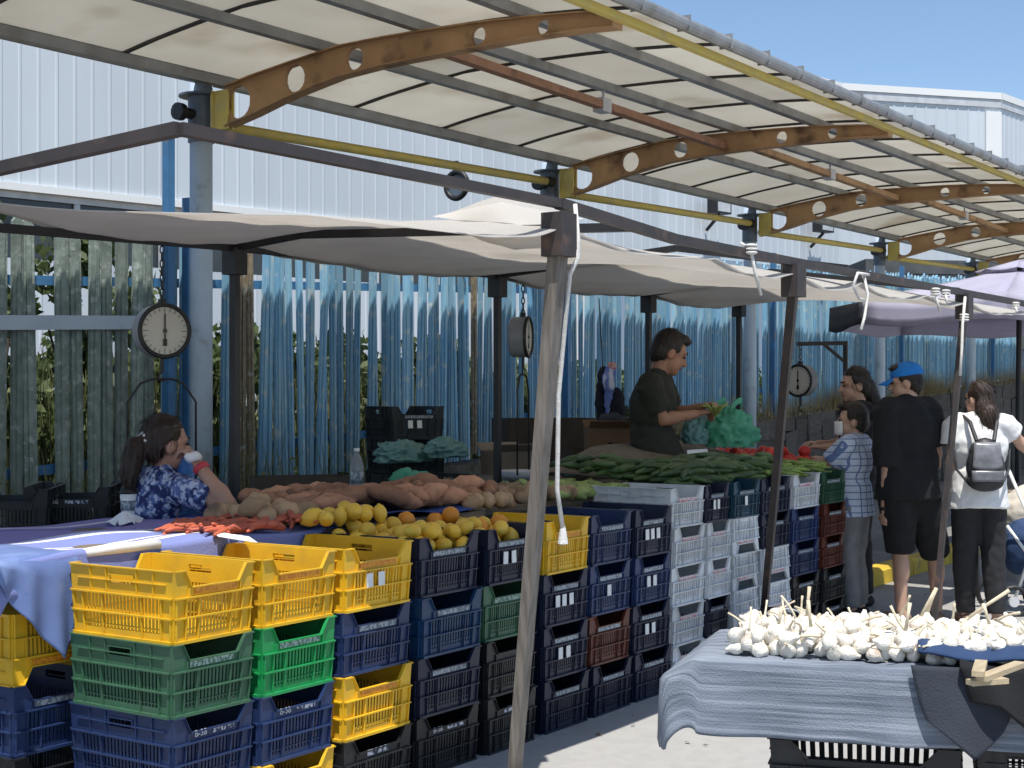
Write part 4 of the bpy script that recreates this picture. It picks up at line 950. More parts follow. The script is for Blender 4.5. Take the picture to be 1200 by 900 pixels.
def person(label, base, H, body_dir, head_dir, J=None, pitch=0, skinm='skin_mid', shirt='tee_black', legs='trouser_black', short=False, sleeve=.55, hair='hair_dark',
           style='short', shoes='shoe', head_scale=1.0, fat=1.0, hem=.80, seated=False, curl=.5, loose=.012, palm=None):
    k = H/1.7; B = Vector(base); R = frame(body_dir)
    def W(x, y, z): return B + R @ Vector((x*k, y*k, z*k))
    j = dict(pelvis=W(0, 0, .94), waist=W(0, .005, 1.08), chest=W(0, 0, 1.27), neck=W(0, -.012, 1.44),
             sR=W(.17, -.01, 1.395), sL=W(-.17, -.01, 1.395), eR=W(.215, -.03, 1.11), eL=W(-.215, -.03, 1.11), wR=W(.225, .05, .87), wL=W(-.225, .05, .87),
             hR=W(.085, 0, .90), hL=W(-.085, 0, .90), kR=W(.095, .02, .49), kL=W(-.095, .02, .49), aR=W(.10, -.02, .085), aL=W(-.10, -.02, .085), head=W(0, .02, 1.575))
    for a, v in (J or {}).items():
        j[a] = W(*v) if isinstance(v, tuple) else Vector(v)
    root = thing('person', label, 'person', B)
    hd = Vector(head_dir).normalized(); hf = (hd*cos(radians(pitch)) - Vector((0, 0, 1))*sin(radians(pitch)))
    HR = frame(hf); hs = k*head_scale; hc = j['head']
    def Hd(x, y, z): return hc + HR @ Vector((x*hs, y*hs, z*hs))
    lat = (j['sR']-j['sL']).normalized()
    def axf(a, c):
        u = (c-a).normalized(); f = u.cross(lat).normalized(); r = f.cross(u); return Matrix((r, -f, u)).transposed()
    def torso(mb, g=0.0, bottom=True):
        f_ = fat
        mb.ell(j['pelvis'].lerp(j['waist'], .1), ((.158*f_+g)*k, (.115*f_+g)*k, (.14)*k), axf(j['pelvis'], j['waist']))
        mb.ell(j['waist'], ((.138*f_+g)*k, (.10*f_+g)*k, (.16)*k), axf(j['pelvis'], j['chest']))
        mb.ell(j['chest'].lerp(j['waist'], .1), ((.165*f_+g)*k, (.115*f_+g)*k, (.19+g)*k), axf(j['waist'], j['neck']))
        mb.cone(j['sR'].lerp(j['sL'], .06), j['sL'].lerp(j['sR'], .06), (.062+g)*k, (.062+g)*k)
        mb.ell(j['neck'].lerp(j['chest'], .25), ((.12+g)*k, (.068+g)*k, (.075+g)*k), axf(j['chest'], j['neck']))
    b = MB(); torso(b)
    b.cone(j['neck'], Hd(0, -.025, -.05), .056*k, .052*hs)
    # head
    b.ell(Hd(0, -.012, .025), (.074*hs, .095*hs, .098*hs), HR); b.ell(Hd(0, .028, -.045), (.058*hs, .062*hs, .07*hs), HR)
    b.ell(Hd(0, .066, -.088), (.026*hs, .022*hs, .022*hs), HR); b.cone(Hd(0, .084, .012), Hd(0, .106, -.026), .010*hs, .016*hs, 8)
    b.ell(Hd(0, .078, -.058), (.024*hs, .014*hs, .012*hs), HR); b.ell(Hd(0, .07, .028), (.055*hs, .022*hs, .014*hs), HR)
    for s in (-1, 1): b.ell(Hd(.072*s, -.012, -.012), (.012*hs, .022*hs, .034*hs), HR)
    for s, S_ in ((1, 'R'), (-1, 'L')):
        b.cone(j['s'+S_], j['e'+S_], .052*k, .041*k); b.cone(j['e'+S_], j['w'+S_], .042*k, .028*k)
        b.ell(j['e'+S_].lerp(j['w'+S_], .28), (.046*k, .046*k, .07*k), axf(j['w'+S_], j['e'+S_]) if abs((j['e'+S_]-j['w'+S_]).normalized().dot(lat)) < .98 else None)
        # hand: palm, four curled fingers of different lengths, thumb from the side of the palm
        d = (j['w'+S_]-j['e'+S_]).normalized(); side = d.cross(Vector((0, 0, 1)));
        side = side.normalized() if side.length > .2 else lat.copy(); dn = side.cross(d)
        if abs(d.z) > .8: side = R @ Vector((0, 1, 0)); side = (side - d*side.dot(d)).normalized(); dn = d.cross(side)*(-s); dn = -dn if dn.dot(lat)*s > 0 else dn
        elif dn.z > 0: dn = -dn
        pc = j['w'+S_]+d*.05*k; rot = Matrix((side, dn, d)).transposed()
        b.ell(pc, (.042*k, .018*k, .052*k), rot)
        for q, (o_, L_) in enumerate(((-.030, .062), (-.010, .075), (.011, .07), (.031, .055))):
            p0 = pc + side*o_*k + d*.038*k; a1 = radians(25+40*curl); a2 = radians(50+70*curl)
            p1 = p0 + (d*cos(a1)+dn*sin(a1) + side*o_*4)*L_*.5*k; p2 = p1 + (d*cos(a2)+dn*sin(a2))*L_*.5*k
            b.cone(p0, p1, .0092*k, .0086*k, 8); b.cone(p1, p2, .0086*k, .0074*k, 8)
        ts = -1 if q else 1
        tsd = side if (side.dot(R @ Vector((0, 1, 0))) > .3 or side.dot(lat)*-s > 0) else -side
        p0 = pc + tsd*.034*k - d*.015*k; p1 = p0 + (tsd*.7+d*.7)*.032*k; p2 = p1 + (tsd*.25+d+dn*.4).normalized()*.03*k
        b.cone(p0, p1, .012*k, .010*k, 8); b.cone(p1, p2, .010*k, .008*k, 8)
        b.cone(j['h'+S_], j['k'+S_], .086*k*fat, .058*k); b.cone(j['k'+S_], j['a'+S_], .055*k, .036*k)
        cd = (j['k'+S_]-j['a'+S_]).normalized(); b.ell(j['k'+S_].lerp(j['a'+S_], .3) - (R @ Vector((0, .014*k, 0))), (.052*k, .052*k, .12*k), axf(j['a'+S_], j['k'+S_]))
        fwd = R @ Vector((.18*s, 1, 0)).normalized(); A_ = j['a'+S_]; b.cone(A_-Vector((0, 0, .045*k))-fwd*.03*k, A_+fwd*.13*k-Vector((0, 0, .055*k)), .036*k, .03*k)
    o = fuse(b, 'body', M[skinm], root, .0085, 3)
    e = MB()
    for s in (-1, 1):
        e.ell(Hd(.031*s, .083, .006), (.012*hs, .008*hs, .006*hs), HR, 8, 6); e.cone(Hd(.016*s, .092, .032), Hd(.046*s, .08, .036), .005*hs, .004*hs, 6)
    e.build('eyes', M['eye'], root, True)
    l = MB().ell(Hd(0, .089, -.056), (.022*hs, .007*hs, .008*hs), HR, 10, 6); l.build('lips', M['lip'], root, True)
    # shirt
    b = MB(); torso(b, loose)
    hemz = j['pelvis'].lerp(j['waist'], -.9 if not seated else -.3)
    ax = axf(j['pelvis'], j['waist'])
    b.add([j['waist'].lerp(hemz, t) + ax @ Vector(((.155*fat+loose*(.6+t))*k*cos(a), (.115*fat+loose*(.6+t))*k*sin(a), 0)) for t in (0, .5, 1) for a in [2*pi*i/24 for i in range(24)]],
          [(r_*24+i, r_*24+(i+1) % 24, (r_+1)*24+(i+1) % 24, (r_+1)*24+i) for r_ in range(2) for i in range(24)]+[tuple(range(23, -1, -1)), tuple(range(48, 72))])
    for S_ in 'RL':
        m_ = j['s'+S_].lerp(j['e'+S_], sleeve); b.tube([j['s'+S_].lerp(j['neck'], .2), j['s'+S_], m_], [(.06+loose)*k, (.062+loose)*k, (.055+loose*1.3)*k], 14)
    fuse(b, 'shirt', M[shirt], root, .0095, 3, .0085, 11)
    # trousers or shorts
    b = MB(); b.ell(j['pelvis'], (.168*fat*k, .128*fat*k, .14*k), axf(j['pelvis'], j['waist'])); b.ell(j['pelvis'].lerp(j['waist'], .35), (.15*fat*k, .108*fat*k, .1*k), axf(j['pelvis'], j['waist']))
    for S_ in 'RL':
        hp, kn, an = j['h'+S_], j['k'+S_], j['a'+S_]
        if short: b.tube([hp, hp.lerp(kn, .5), kn.lerp(an, .02)], [.108*fat*k, .10*fat*k, .098*k], 16)
        else:
            b.tube([hp, hp.lerp(kn, .5), kn, kn.lerp(an, .5), an.lerp(kn, .03)], [.103*fat*k, .092*fat*k, .082*k, .078*k, .066*k], 16)
            b.ell(kn, .08*k)
    fuse(b, 'shorts' if short else 'trousers', M[legs], root, .0105, 3, .009, 10)
    for s, S_ in ((1, 'R'), (-1, 'L')):
        fwd = R @ Vector((.18*s, 1, 0)).normalized(); A_ = j['a'+S_]; b = MB()
        b.cone(A_-Vector((0, 0, .042*k))-fwd*.035*k, A_+fwd*.135*k-Vector((0, 0, .052*k)), .043*k, .037*k); zf = B.z
        o_ = fuse(b, 'shoe', M[shoes], root, .008, 2)
        for v in o_.data.vertices: v.co.z = max(v.co.z, .002)
    # hair
    b = MB(); HB = HR
    b.ell(Hd(0, -.022, .043), (.083*hs, .098*hs, .096*hs), HB); b.ell(Hd(0, -.055, -.005), (.075*hs, .066*hs, .08*hs), HB)
    if style == 'short': b.ell(Hd(0, .035, .098), (.062*hs, .055*hs, .032*hs), HB)
    if style == 'tail':
        b.ell(Hd(0, -.115, .0), (.036*hs, .036*hs, .036*hs), HB); b.cone(Hd(0, -.14, -.02), Hd(0.005, -.165, -.13), .05*hs, .045*hs); b.cone(Hd(0, -.165, -.13), Hd(.01, -.15, -.22), .045*hs, .016*hs)
    if style == 'long':
        b.ell(Hd(0, -.07, -.06), (.086*hs, .06*hs, .11*hs), HB); b.cone(Hd(0, -.09, -.1), Hd(0, -.105, -.28), .078*hs, .05*hs); b.cone(Hd(.03, -.1, -.2), Hd(.04, -.10, -.34), .05*hs, .028*hs)
    if style == 'tied':
        b.cone(Hd(0, -.09, -.0), Hd(0, -.13, -.12), .055*hs, .05*hs); b.cone(Hd(0, -.13, -.12), Hd(0, -.12, -.27), .05*hs, .025*hs)
    # keep the face free
    ho = fuse(b, 'hair', M[hair], root, .0075, 2, .006 if style in ('long', 'tail') else .003, 26 if style == 'long' else 30)
    inv = HR.transposed(); org = ORG[root.name]
    for v in ho.data.vertices:
        q = inv @ ((v.co+org)-hc)/hs
        if q.y > .035 and q.z < .075: v.co = (hc + HR @ (Vector((q.x*.86, .02+(q.y-.02)*.45, q.z))*hs)) - org
    # loose strands lying over the hair
    rs = random.Random(label); st = MB(); vs = ho.data.vertices; nv_ = [0.0]*(3*len(vs)); vs.foreach_get('normal', nv_)
    for _ in range(900 if style != 'short' else 700):
        i_ = rs.randrange(len(vs)); n_ = Vector(nv_[3*i_:3*i_+3]); p_ = vs[i_].co + org
        q = inv @ (p_-hc)/hs
        if q.y > .06 and q.z < .07: continue
        fl = HR @ Vector((q.x*1.5, -.5 if q.z > .02 else -.1, -.15 if q.z > .06 else -.9)) if style != 'short' else HR @ Vector((q.x*2+rs.gauss(0, .2), .5 if q.z > .09 else -.2, .05 if q.z > .09 else -.8))
        d_s = (fl - n_*fl.dot(n_)); d_s = d_s.normalized() if d_s.length > .05 else n_.orthogonal(); d_s = (d_s + Vector((rs.gauss(0, .12), rs.gauss(0, .12), rs.gauss(0, .12)))).normalized()
        L_ = rs.uniform(.02, .035)*hs if style == 'short' else rs.uniform(.04, .075)*hs; w_ = n_.cross(d_s).normalized()*.0016*rs.uniform(.6, 1.4); o_ = n_*.0025
        lift = n_*rs.uniform(-.002, .006)
        a_ = p_+o_; m_ = a_ + d_s*L_*.5 + n_*.001; e_s = a_ + d_s*L_ + lift - Vector((0, 0, .004))
        st.add([a_-w_, a_+w_, m_+w_, m_-w_, e_s], [(0, 1, 2, 3), (3, 2, 4)])
    st.build('strands', M[hair], ho, True)
    return root, j, Hd, HR, hs, hc
Z13 = .13
# --- seller
d_ = 9.35; sb = pt(772, 465, d_); sb.z = Z13
elR = pt(776, 492, d_-.14); wrR = pt(815, 485, d_-.05); elL = pt(790, 486, d_+.25); wrL = pt(822, 477, d_+.12)
root, j, Hd, HR, hs, hc = person('man in a dark olive shirt filling a green bag behind the cucumbers', sb, 1.80, ang(-38), ang(-44),
    J=dict(head=pt(785, 414, d_), neck=pt(771, 440, d_), chest=pt(766, 472, d_), waist=pt(763, 510, d_), eR=elR, wR=wrR, eL=elL, wL=wrL, sR=pt(760, 452, d_-.19), sL=pt(775, 448, d_+.17)), pitch=24, skinm='skin_tan', shirt='tee_olive', head_scale=1.08, fat=1.12, sleeve=.72, loose=.016, curl=.7)
# --- seated woman
d_ = 6.5; wb = pt(175, 465, d_); wb.z = Z13
ch = dict(head=pt(196, 521, d_), neck=pt(188, 553, d_+.02), chest=pt(180, 585, d_), waist=pt(168, 632, d_), pelvis=pt(160, 668, d_),
          sR=pt(216, 575, d_-.13), sL=pt(168, 566, d_+.17), eR=pt(268, 592, d_-.22), wR=pt(233, 545, d_-.16), eL=pt(232, 600, d_+.30), wL=pt(262, 600, d_+.34))
fdir = ang(-18); sd = ang(-108)
pel = ch['pelvis']; ch['hR'] = pel+sd*.09; ch['hL'] = pel-sd*.09; ch['kR'] = pel+sd*.12+fdir*.40; ch['kL'] = pel-sd*.12+fdir*.40
for s_ in 'RL': ch['a'+s_] = Vector((ch['k'+s_].x, ch['k'+s_].y, Z13+.085))
root, j, Hd, HR, hs, hc = person('seated woman with dark ponytail resting her elbow on the counter', wb, 1.62, fdir, ang(-22), J=ch, pitch=4, skinm='skin_mid', shirt='floral', hair='hair_brown', style='tail', seated=True, sleeve=.62, curl=.9, head_scale=1.06)
wr = j['wR'].lerp(j['eR'], .08); ax_ = (j['eR']-j['wR']).normalized()
b = MB().tube([wr-ax_*.012, wr+ax_*.012], .036, 14); b.build('red_bracelet', mat('red_bracelet', (.6, .05, .07), .5), root, True)
tis = MB().ell(j['wR']-ax_*.05+Vector((-.02, -.03, .0)), (.05, .03, .022), None, 12, 8); o = fuse(tis, 'tissue', M['tee_white'], None, .008, 1, .012, 30, base=j['wR']); tag(o, 'white crumpled tissue in the hand of the seated woman', 'tissue')
b = MB(); tie_ = Hd(0, -.115, .01)
for i in range(8): b.ell(tie_+HR @ Vector((.034*cos(i*.785), 0, .034*sin(i*.785))), .009, None, 8, 6)
b.build('hair_tie', M['tee_white'], root, True)
stl = thing('stool', 'plain dark stool under the seated woman', 'stool', (wb.x, wb.y, Z13)); pz_ = pel.z-.14
b = MB().tube([(pel.x, pel.y, pz_-.035), (pel.x, pel.y, pz_)], .17, 20); b.build('seat', M['board'], stl)
for i in range(4):
    a = i*pi/2+.5; b = MB().tube([(pel.x+.12*cos(a), pel.y+.12*sin(a), pz_-.03), (pel.x+.16*cos(a), pel.y+.16*sin(a), Z13)], .014, 8); b.build('leg', M['blackm'], stl)
# --- shoppers
d_ = 10.45; p = pt(1004, 465, d_); p.z = 0
person('dark haired woman in a black top facing left over the tomatoes', p, 1.70, ang(132), ang(130), J=dict(eL=pt(990, 525, d_-.1), wL=pt(966, 524, d_-.05), eR=pt(985, 522, d_+.28), wR=pt(958, 520, d_+.2), head=pt(1001, 452, d_)), skinm='skin_fair', shirt='tee_black', style='tied', pitch=6, head_scale=1.03, curl=.6)
d_ = 9.85; p = pt(1001, 465, d_); p.z = 0
root, j, Hd, HR, hs, hc = person('boy in a pale blue checked shirt reaching over the counter end', p, 1.44, ang(92), ang(112), J=dict(eL=pt(972, 541, d_-.05), wL=pt(950, 543, d_+.05), eR=pt(1000, 545, d_+.28), wR=pt(965, 538, d_+.38)), skinm='skin_fair', shirt='checks', legs='trouser_grey', style='short', sleeve=.95, head_scale=1.16, fat=1.08, loose=.02)
b = MB(); b.grid(lambda u, v: Hd(lerp(-.062, .062, u), .118-1.6*(lerp(-.062, .062, u))**2*10*.9, lerp(-.095, .0, v)), 8, 4); o = b.build('face_mask', M['tee_white'], root, True); solid(o, .003)
d_ = 9.6; p = pt(1063, 465, d_); p.z = 0
root, j, Hd, HR, hs, hc = person('man in black shirt and shorts wearing a bright blue cap', p, 1.72, ang(58), ang(108), J=dict(aL=pt(1056, 716, d_-.02), aR=pt(1098, 716, d_+.25), kL=pt(1055, 645, d_), kR=pt(1096, 648, d_+.2), eL=pt(1040, 558, d_-.1), wL=pt(1037, 598, d_-.06)), skinm='skin_fair', shirt='tee_black', legs='tee_black', short=True, style='short', fat=1.2, loose=.03, pitch=8, sleeve=.85, shoes='shoe_tan')
b = MB(); b.ell(Hd(0, -.018, .052), (.092*hs, .108*hs, .088*hs), HR, 20, 12); cpo = b.build('cap', M['cap_blue'], root, True)
inv = HR.transposed()
for v in cpo.data.vertices:
    q = inv @ ((v.co+ORG[root.name])-hc)/hs
    if q.z < .042: q.z = .042; v.co = hc+HR @ (q*hs)-ORG[root.name]
b = MB(); b.grid(lambda u, v: Hd(lerp(-.078, .078, u)*(1-.25*v), .07+.10*v*(1-.5*(2*u-1)**2)*1.0, .046-.035*v-.018*(2*u-1)**2), 10, 6); o = b.build('cap_brim', M['cap_blue'], root, True); solid(o, .004)
wq_ = j['wL'].lerp(j['eL'], .05); b = MB().tube([wq_-Vector((0, 0, .012)), wq_+Vector((0, 0, .012))], .034, 12); b.build('wristwatch', M['blackm'], root, True)
# dark shoulder bag of the man
bgp = pt(1088, 540, 9.62); b = MB().ell(bgp, (.09, .07, .16)); bag = fuse(b, 'shoulder_bag', M['trouser_black'], None, .012, 2, .008, 12, base=bgp); tag(bag, 'black shoulder bag hanging at the side of the man in the blue cap', 'bag')
b = MB().tube([bgp+Vector((0, 0, .15)), pt(1080, 500, 9.5), pt(1066, 478, 9.52)], .012, 8); b.build('strap', M['trouser_black'], bag)
d_ = 9.55; p = pt(1147, 465, d_); p.z = 0
root, j, Hd, HR, hs, hc = person('woman in a white shirt and black trousers with curly brown hair', p, 1.60, ang(28), ang(62), J=dict(eR=pt(1190, 512, d_+.02), wR=pt(1214, 540, d_+.1), eL=pt(1116, 530, d_), wL=pt(1112, 570, d_+.1), aL=pt(1132, 718, d_+.1), aR=pt(1168, 722, d_-.05), kR=pt(1163, 640, d_)), skinm='skin_fair', shirt='tee_white', legs='trouser_black', style='long', hair='hair_brown', fat=1.08, loose=.025, sleeve=.7, shoes='shoe_tan')
# backpack
BR = frame(ang(28)); bc = (j['chest']*.45+j['waist']*.55) + BR @ Vector((0, -.20, -.02))
M['bpack'] = mat('black_backpack_cloth', (.016, .016, .018), .5, (.03, .03, .033), 9); M['silver'] = mat('glossy_grey_panel', (.12, .12, .13), .28, (.24, .24, .26), 14, detail=4, lo=.4, hi=.7)
bt = thing('backpack', 'small black backpack with shiny grey flap on the white shirt', 'backpack', bc)
def BP(x, y, z): return bc + BR @ Vector((x, y, z))
b = MB(); b.ell(BP(0, 0, -.03), (.125, .065, .15), BR); b.ell(BP(0, .0, .06), (.105, .055, .10), BR); b.ell(BP(0, -.0, -.12), (.125, .06, .07), BR); fuse(b, 'bag_body', M['bpack'], bt, .01, 2, .004, 12)
b = MB(); b.grid(lambda u, v: BP(lerp(-.095, .095, u)*(1-.15*v), -.07-.018*sin(pi*u)*sin(pi*v)+.02*v*v, lerp(-.03, .13, v)-.02*sin(pi*u)*(1-v)), 10, 10); o = b.build('flap', M['silver'], bt, True); solid(o, .008)
b = MB(); b.grid(lambda u, v: BP(lerp(-.10, .10, u), -.076-.012*sin(pi*u), lerp(-.12, -.05, v)), 8, 4); o = b.build('front_pocket', M['silver'], bt, True); solid(o, .01)
for s in (-1, 1):
    b = MB(); b.tube([BP(.055*s, .0, .14), BP(.085*s, .06, .26), BP(.11*s, .16, .30), BP(.135*s, .22, .2)], .013, 8); b.tube([BP(.11*s, .0, -.13), BP(.165*s, .08, -.05), BP(.18*s, .13, .08)], .009, 8); b.build('strap', M['bpack'], bt)
# ================================================================== garlic stand in front
GZ = .68
FL_ = onZ(818, 773, GZ); FRr = onZ(1075, 786, GZ); e1 = (FRr-FL_).normalized(); e2 = Vector((-e1.y, e1.x, 0))
def G(a, b_, z): q = FL_ + e1*a + e2*b_; return Vector((q.x, q.y, z))
ga = math.atan2(e1.y, e1.x); GL, GD = 1.12, .60
M['denim_stripe'] = None
def denim():
    m = mat('pale_blue_grey_ribbed_cloth', (.15, .172, .215), .92, (.115, .135, .172), 8, bump=.35, bscale=180)
    t = m.node_tree; b = t.nodes['Principled BSDF']; src = b.inputs['Base Color'].links[0].from_socket
    at = N(t, 'ShaderNodeAttribute'); at.attribute_name = 'cloth'; mp = N(t, 'ShaderNodeMapping'); mp.inputs['Scale'].default_value = (2.2, 46, 1)
    t.links.new(at.outputs['Vector'], mp.inputs[0]); n = N(t, 'ShaderNodeTexNoise'); n.inputs['Scale'].default_value = 1; n.inputs['Detail'].default_value = 5; t.links.new(mp.outputs[0], n.inputs['Vector'])
    mr = N(t, 'ShaderNodeMapRange'); mr.inputs[1].default_value = .42; mr.inputs[2].default_value = .62; t.links.new(n.outputs[0], mr.inputs[0])
    x = N(t, 'ShaderNodeMix', data_type='RGBA'); t.links.new(mr.outputs[0], x.inputs[0]); t.links.new(src, x.inputs[6]); x.inputs[7].default_value = (.25, .28, .33, 1); t.links.new(x.outputs[2], b.inputs['Base Color'])
    bp = N(t, 'ShaderNodeBump'); bp.inputs['Strength'].default_value = .5; bp.inputs['Distance'].default_value = .008; t.links.new(n.outputs[0], bp.inputs['Height'])
    t.links.new(b.inputs['Normal'].links[0].from_socket, bp.inputs['Normal']); t.links.new(bp.outputs[0], b.inputs['Normal']); return m
M['denim'] = denim()
NU, NV = 90, 70
def gcloth(u, v):
    a = lerp(-.335, GL+.02, u); c = lerp(-.235, GD, v); x, y, z = a, c, GZ+.004
    da = max(0, -a); dc = max(0, -c)
    fall = 0; out = 0
    if da > 0 or dc > 0:
        r = sqrt(da*da+dc*dc) if (da > 0 and dc > 0) else max(da, dc)
        lim = .19 if da > 0 and dc == 0 else .27
        s = min(r, .36); kk = max(0, 1-max(c, 0)/GD)**.6*min(1, 2*da/(da+dc+1e-6)) if da > 0 else 0; ot = .13*kk; s1 = min(s, ot) if da > 0 else 0; s2 = s-s1; fall = s1*.5 + s2*.97
        x = max(a, 0); y = max(c, 0)
        if da > 0: x -= (s1*.85 + .06*s2 + .008)*(da/r)
        if dc > 0: y -= (.07*s + .012 + (.25*s1))*(dc/r)
        wv = .016*sin(a*11+1.2)*s/.3 + .010*sin(a*23)*s/.3 + .012*sin(c*13)*s/.3
        y -= wv; z -= fall*(1+.02*sin(a*5)) - .012*sin(a*4.1)*s
    else: z += .003*sin(a*30+c*17)
    return G(x, y, z)
o = MB().grid(gcloth, NU, NV).build('garlic_cloth', M['denim'], None, True, base=G(.5, .3, GZ)); set_uv(o, NU, NV); solid(o, .005)
tag(o, 'pale blue grey ribbed cloth draped over the garlic stand', 'cloth')
brd = MB(); vs = [G(a, c, z) for z in (GZ-.03, GZ) for a, c in ((.015, .015), (GL, .015), (GL, GD), (.015, GD))]
brd.add(vs, [(0,3,2,1),(4,5,6,7),(0,1,5,4),(1,2,6,5),(2,3,7,6),(3,0,4,7)]); o = brd.build('stand_board', M['board'], None, base=G(.5, .3, GZ-.03)); tag(o, 'wooden board under the garlic cloth', 'board')
bm_ = crate_mesh(.60, .40, .216, PL['black'], .03)
for i in range(3):
    c_ = G(.50, .26, i*.216); o = inst(bm_, 'crate', c_, (0, 0, ga)); tag(o, ('bottom', 'middle', 'upper')[i]+' black crate holding up the garlic stand', 'crate', 'black crates under the garlic')
for i in range(3):
    c_ = G(.95, .34, i*.216); o = inst(cmesh('black', .40, .52, .236) if False else bm_, 'crate', c_, (0, 0, ga+pi/2)); o.scale = (.8, .62, 1); tag(o, ('bottom', 'middle', 'upper')[i]+' black crate at the right end under the garlic', 'crate', 'black crates under the garlic')
# garlic
def bulb(seed):
    r = random.Random(seed); R_ = .0225; b = MB()
    b.lathe([(.006, -.021), (.015, -.020), (R_*.85, -.012), (R_, 0), (R_*.88, .011), (.014, .020), (.0075, .030), (.005, .038)], 16, Matrix.Rotation(r.uniform(0, 6), 4, 'Z'), r.choice((5, 6, 7)), .06)
    return b.mesh('garlic', M['garlic'], True)
bl_ = [bulb(i) for i in range(5)]
def gst(seed, L):
    r = random.Random(seed); ax = Vector((r.uniform(-.4, .4), r.uniform(-.4, .4), 1)).normalized(); p = [Vector((0, 0, .033))]
    for i in range(4): p.append(p[-1]+Vector((ax.x*(i*.35), ax.y*i*.35, 1)).normalized()*L/4)
    return MB().tube(p, [.0045, .0036, .0033, .0033, .004], 6).mesh('stem', M['gstem'], True)
sts_ = [gst(i, L) for i, L in enumerate((.03, .04, .05, .06, .08, .05, .035, .11))]
def garea(u, v): q = G(lerp(.10, GL-.02, u), lerp(.06, GD-.05, v), 0); return q.x, q.y
def gbase(x, y):
    q = Vector((x, y, 0))-Vector((FL_.x, FL_.y, 0)); a = q.dot(e1); c = q.dot(e2)
    return GZ+.006+.018*min(1, max(0, (a-.06)/.25))*min(1, max(0, (c-.04)/.2))
gr_ = heap(bl_, 'garlic', 'white garlic bulb with dry stem heaped on the blue grey cloth', 'garlic', 'garlic bulbs heaped on the stand', 295, garea, gbase, .0205, False, 51, sc=(.95, 1.2), tries=7)
R_ = random.Random(9)
for o in gr_:
    tx = R_.gauss(0, 1.1); o.rotation_euler = (tx, R_.gauss(0, 1.1), R_.uniform(0, 6.28))
    if R_.random() < .42: inst(R_.choice(sts_[:6]), 'stem', parent=o)
for i, (px, py, L, lean) in enumerate(((947, 745, .085, -.1), (1078, 725, .10, .5), (1086, 720, .09, .35), (1130, 728, .17, .95), (1060, 752, .09, .15), (945, 725, .1, .1), (1160, 735, .07, -.3), (912, 735, .06, .2))):
    p = onZ(px, py+14, GZ+.055); q_ = p-FL_; p = G(min(GL-.05, q_.dot(e1)), min(GD-.06, max(.1, q_.dot(e2))), GZ+.07); b = MB(); rt = thing('garlic', f'garlic bulb with a long pale stem {["standing upright at the front left", "leaning right near the middle back", "beside the third pole foot", "slanting far right, the longest", "upright in the middle", "upright at the back left", "leaning left at the right end", "short, at the left back"][i]}', 'garlic', p, 'long stemmed garlic on the heap')
    b.lathe([(.006, -.021), (.022, -.012), (.027, 0), (.024, .011), (.014, .020), (.008, .032)], 14, Matrix.Translation(p), 6, .05); b.build('bulb', M['garlic'], rt, True)
    ax = (e1*sin(lean)+Vector((0, 0, cos(lean)))); b = MB().tube([p+Vector((0, 0, .025)), p+Vector((0, 0, .03))+ax*L*.5, p+Vector((0, 0, .03))+ax*L], [.006, .005, .0065], 8); b.build('stem', M['gstem'], rt, True)
# dark flap, black jacket, slats at the right end
M['slate'] = mat('dark_slate_cloth', (.035, .042, .055), .9, (.028, .033, .045), 9, bump=.35, bscale=150); M['black_cloth'] = mat('black_cloth', (.008, .008, .009), .95, (.011, .011, .012), 9, bump=.3, bscale=150); M['denim_dk'] = mat('dark_blue_denim', (.03, .06, .14), .9, (.02, .045, .11), 12, bump=.4, bscale=200)
def dflap(u, v):
    a = lerp(.64, .96, u); t = v
    drop = t*.26*(1-.35*abs(u-.55)*2*t)
    return G(a + .05*t*(1-u) - .06*t*u*u, -.035-.03*sin(pi*u)*t-.02*t, GZ+.022-drop)
o = MB().grid(dflap, 20, 16).build('dark_flap', M['slate'], None, True, base=G(.75, 0, GZ)); solid(o, .006); tag(o, 'dark slate cloth flap folded down at the right front of the garlic', 'cloth')
def jacket(u, v):
    a = lerp(.78, 1.32, u)
    if v < .4: t = v/.4; return G(a, lerp(.25, -.02, t), GZ+.03+.012*sin(a*16+t*3))
    t = (v-.4)/.6; dr = t*lerp(.10, .36, max(0, min(1, (u-.15)/.55)))*(1 if u < .75 else 1-(u-.75)*1.4)
    return G(a+.03*t, -.04-.05*sin(u*9)*t-.02, GZ+.028-dr)
o = MB().grid(jacket, 34, 34).build('black_jacket', M['black_cloth'], None, True, base=G(1.1, 0, GZ)); solid(o, .012); tag(o, 'black jacket hanging over the right end of the garlic stand', 'jacket')
def dn(u, v): a = lerp(.66, 1.2, u); return G(a, lerp(.02, .2, v)-.08*u, GZ+.045+.022*sin(pi*v)+.008*sin(a*21))
o = MB().grid(dn, 20, 10).build('denim_cloth', M['denim_dk'], None, True, base=G(.9, .1, GZ)); solid(o, .008); tag(o, 'folded dark blue denim beside the black jacket', 'cloth')
for i, (x0, y0, x1, y1) in enumerate(((1136, 800, 1178, 797), (1150, 795, 1196, 778), (1146, 790, 1150, 776))):
    z_ = GZ+.06+.014*i; p0, p1 = onZ(x0, y0, z_), onZ(x1, y1, z_); b = MB(); b.bar(p0, p1, .032, .014); o = b.build('wood_slat', M['wood_lt'], None, base=p0); tag(o, ('flat pale wooden slat lying on the black jacket', 'long wooden slat slanting over the other slat', 'short wooden slat end standing among the slats')[i], 'slat')
p = onY(905, 728, 3.2); b = MB().ell(p+Vector((0, 0, -.05)), (.2, .14, .12)); o = fuse(b, 'plastic_bag', M['black_cloth'], None, .012, 2, .03, 9, base=p); tag(o, 'black plastic bag behind the left end of the garlic', 'bag')
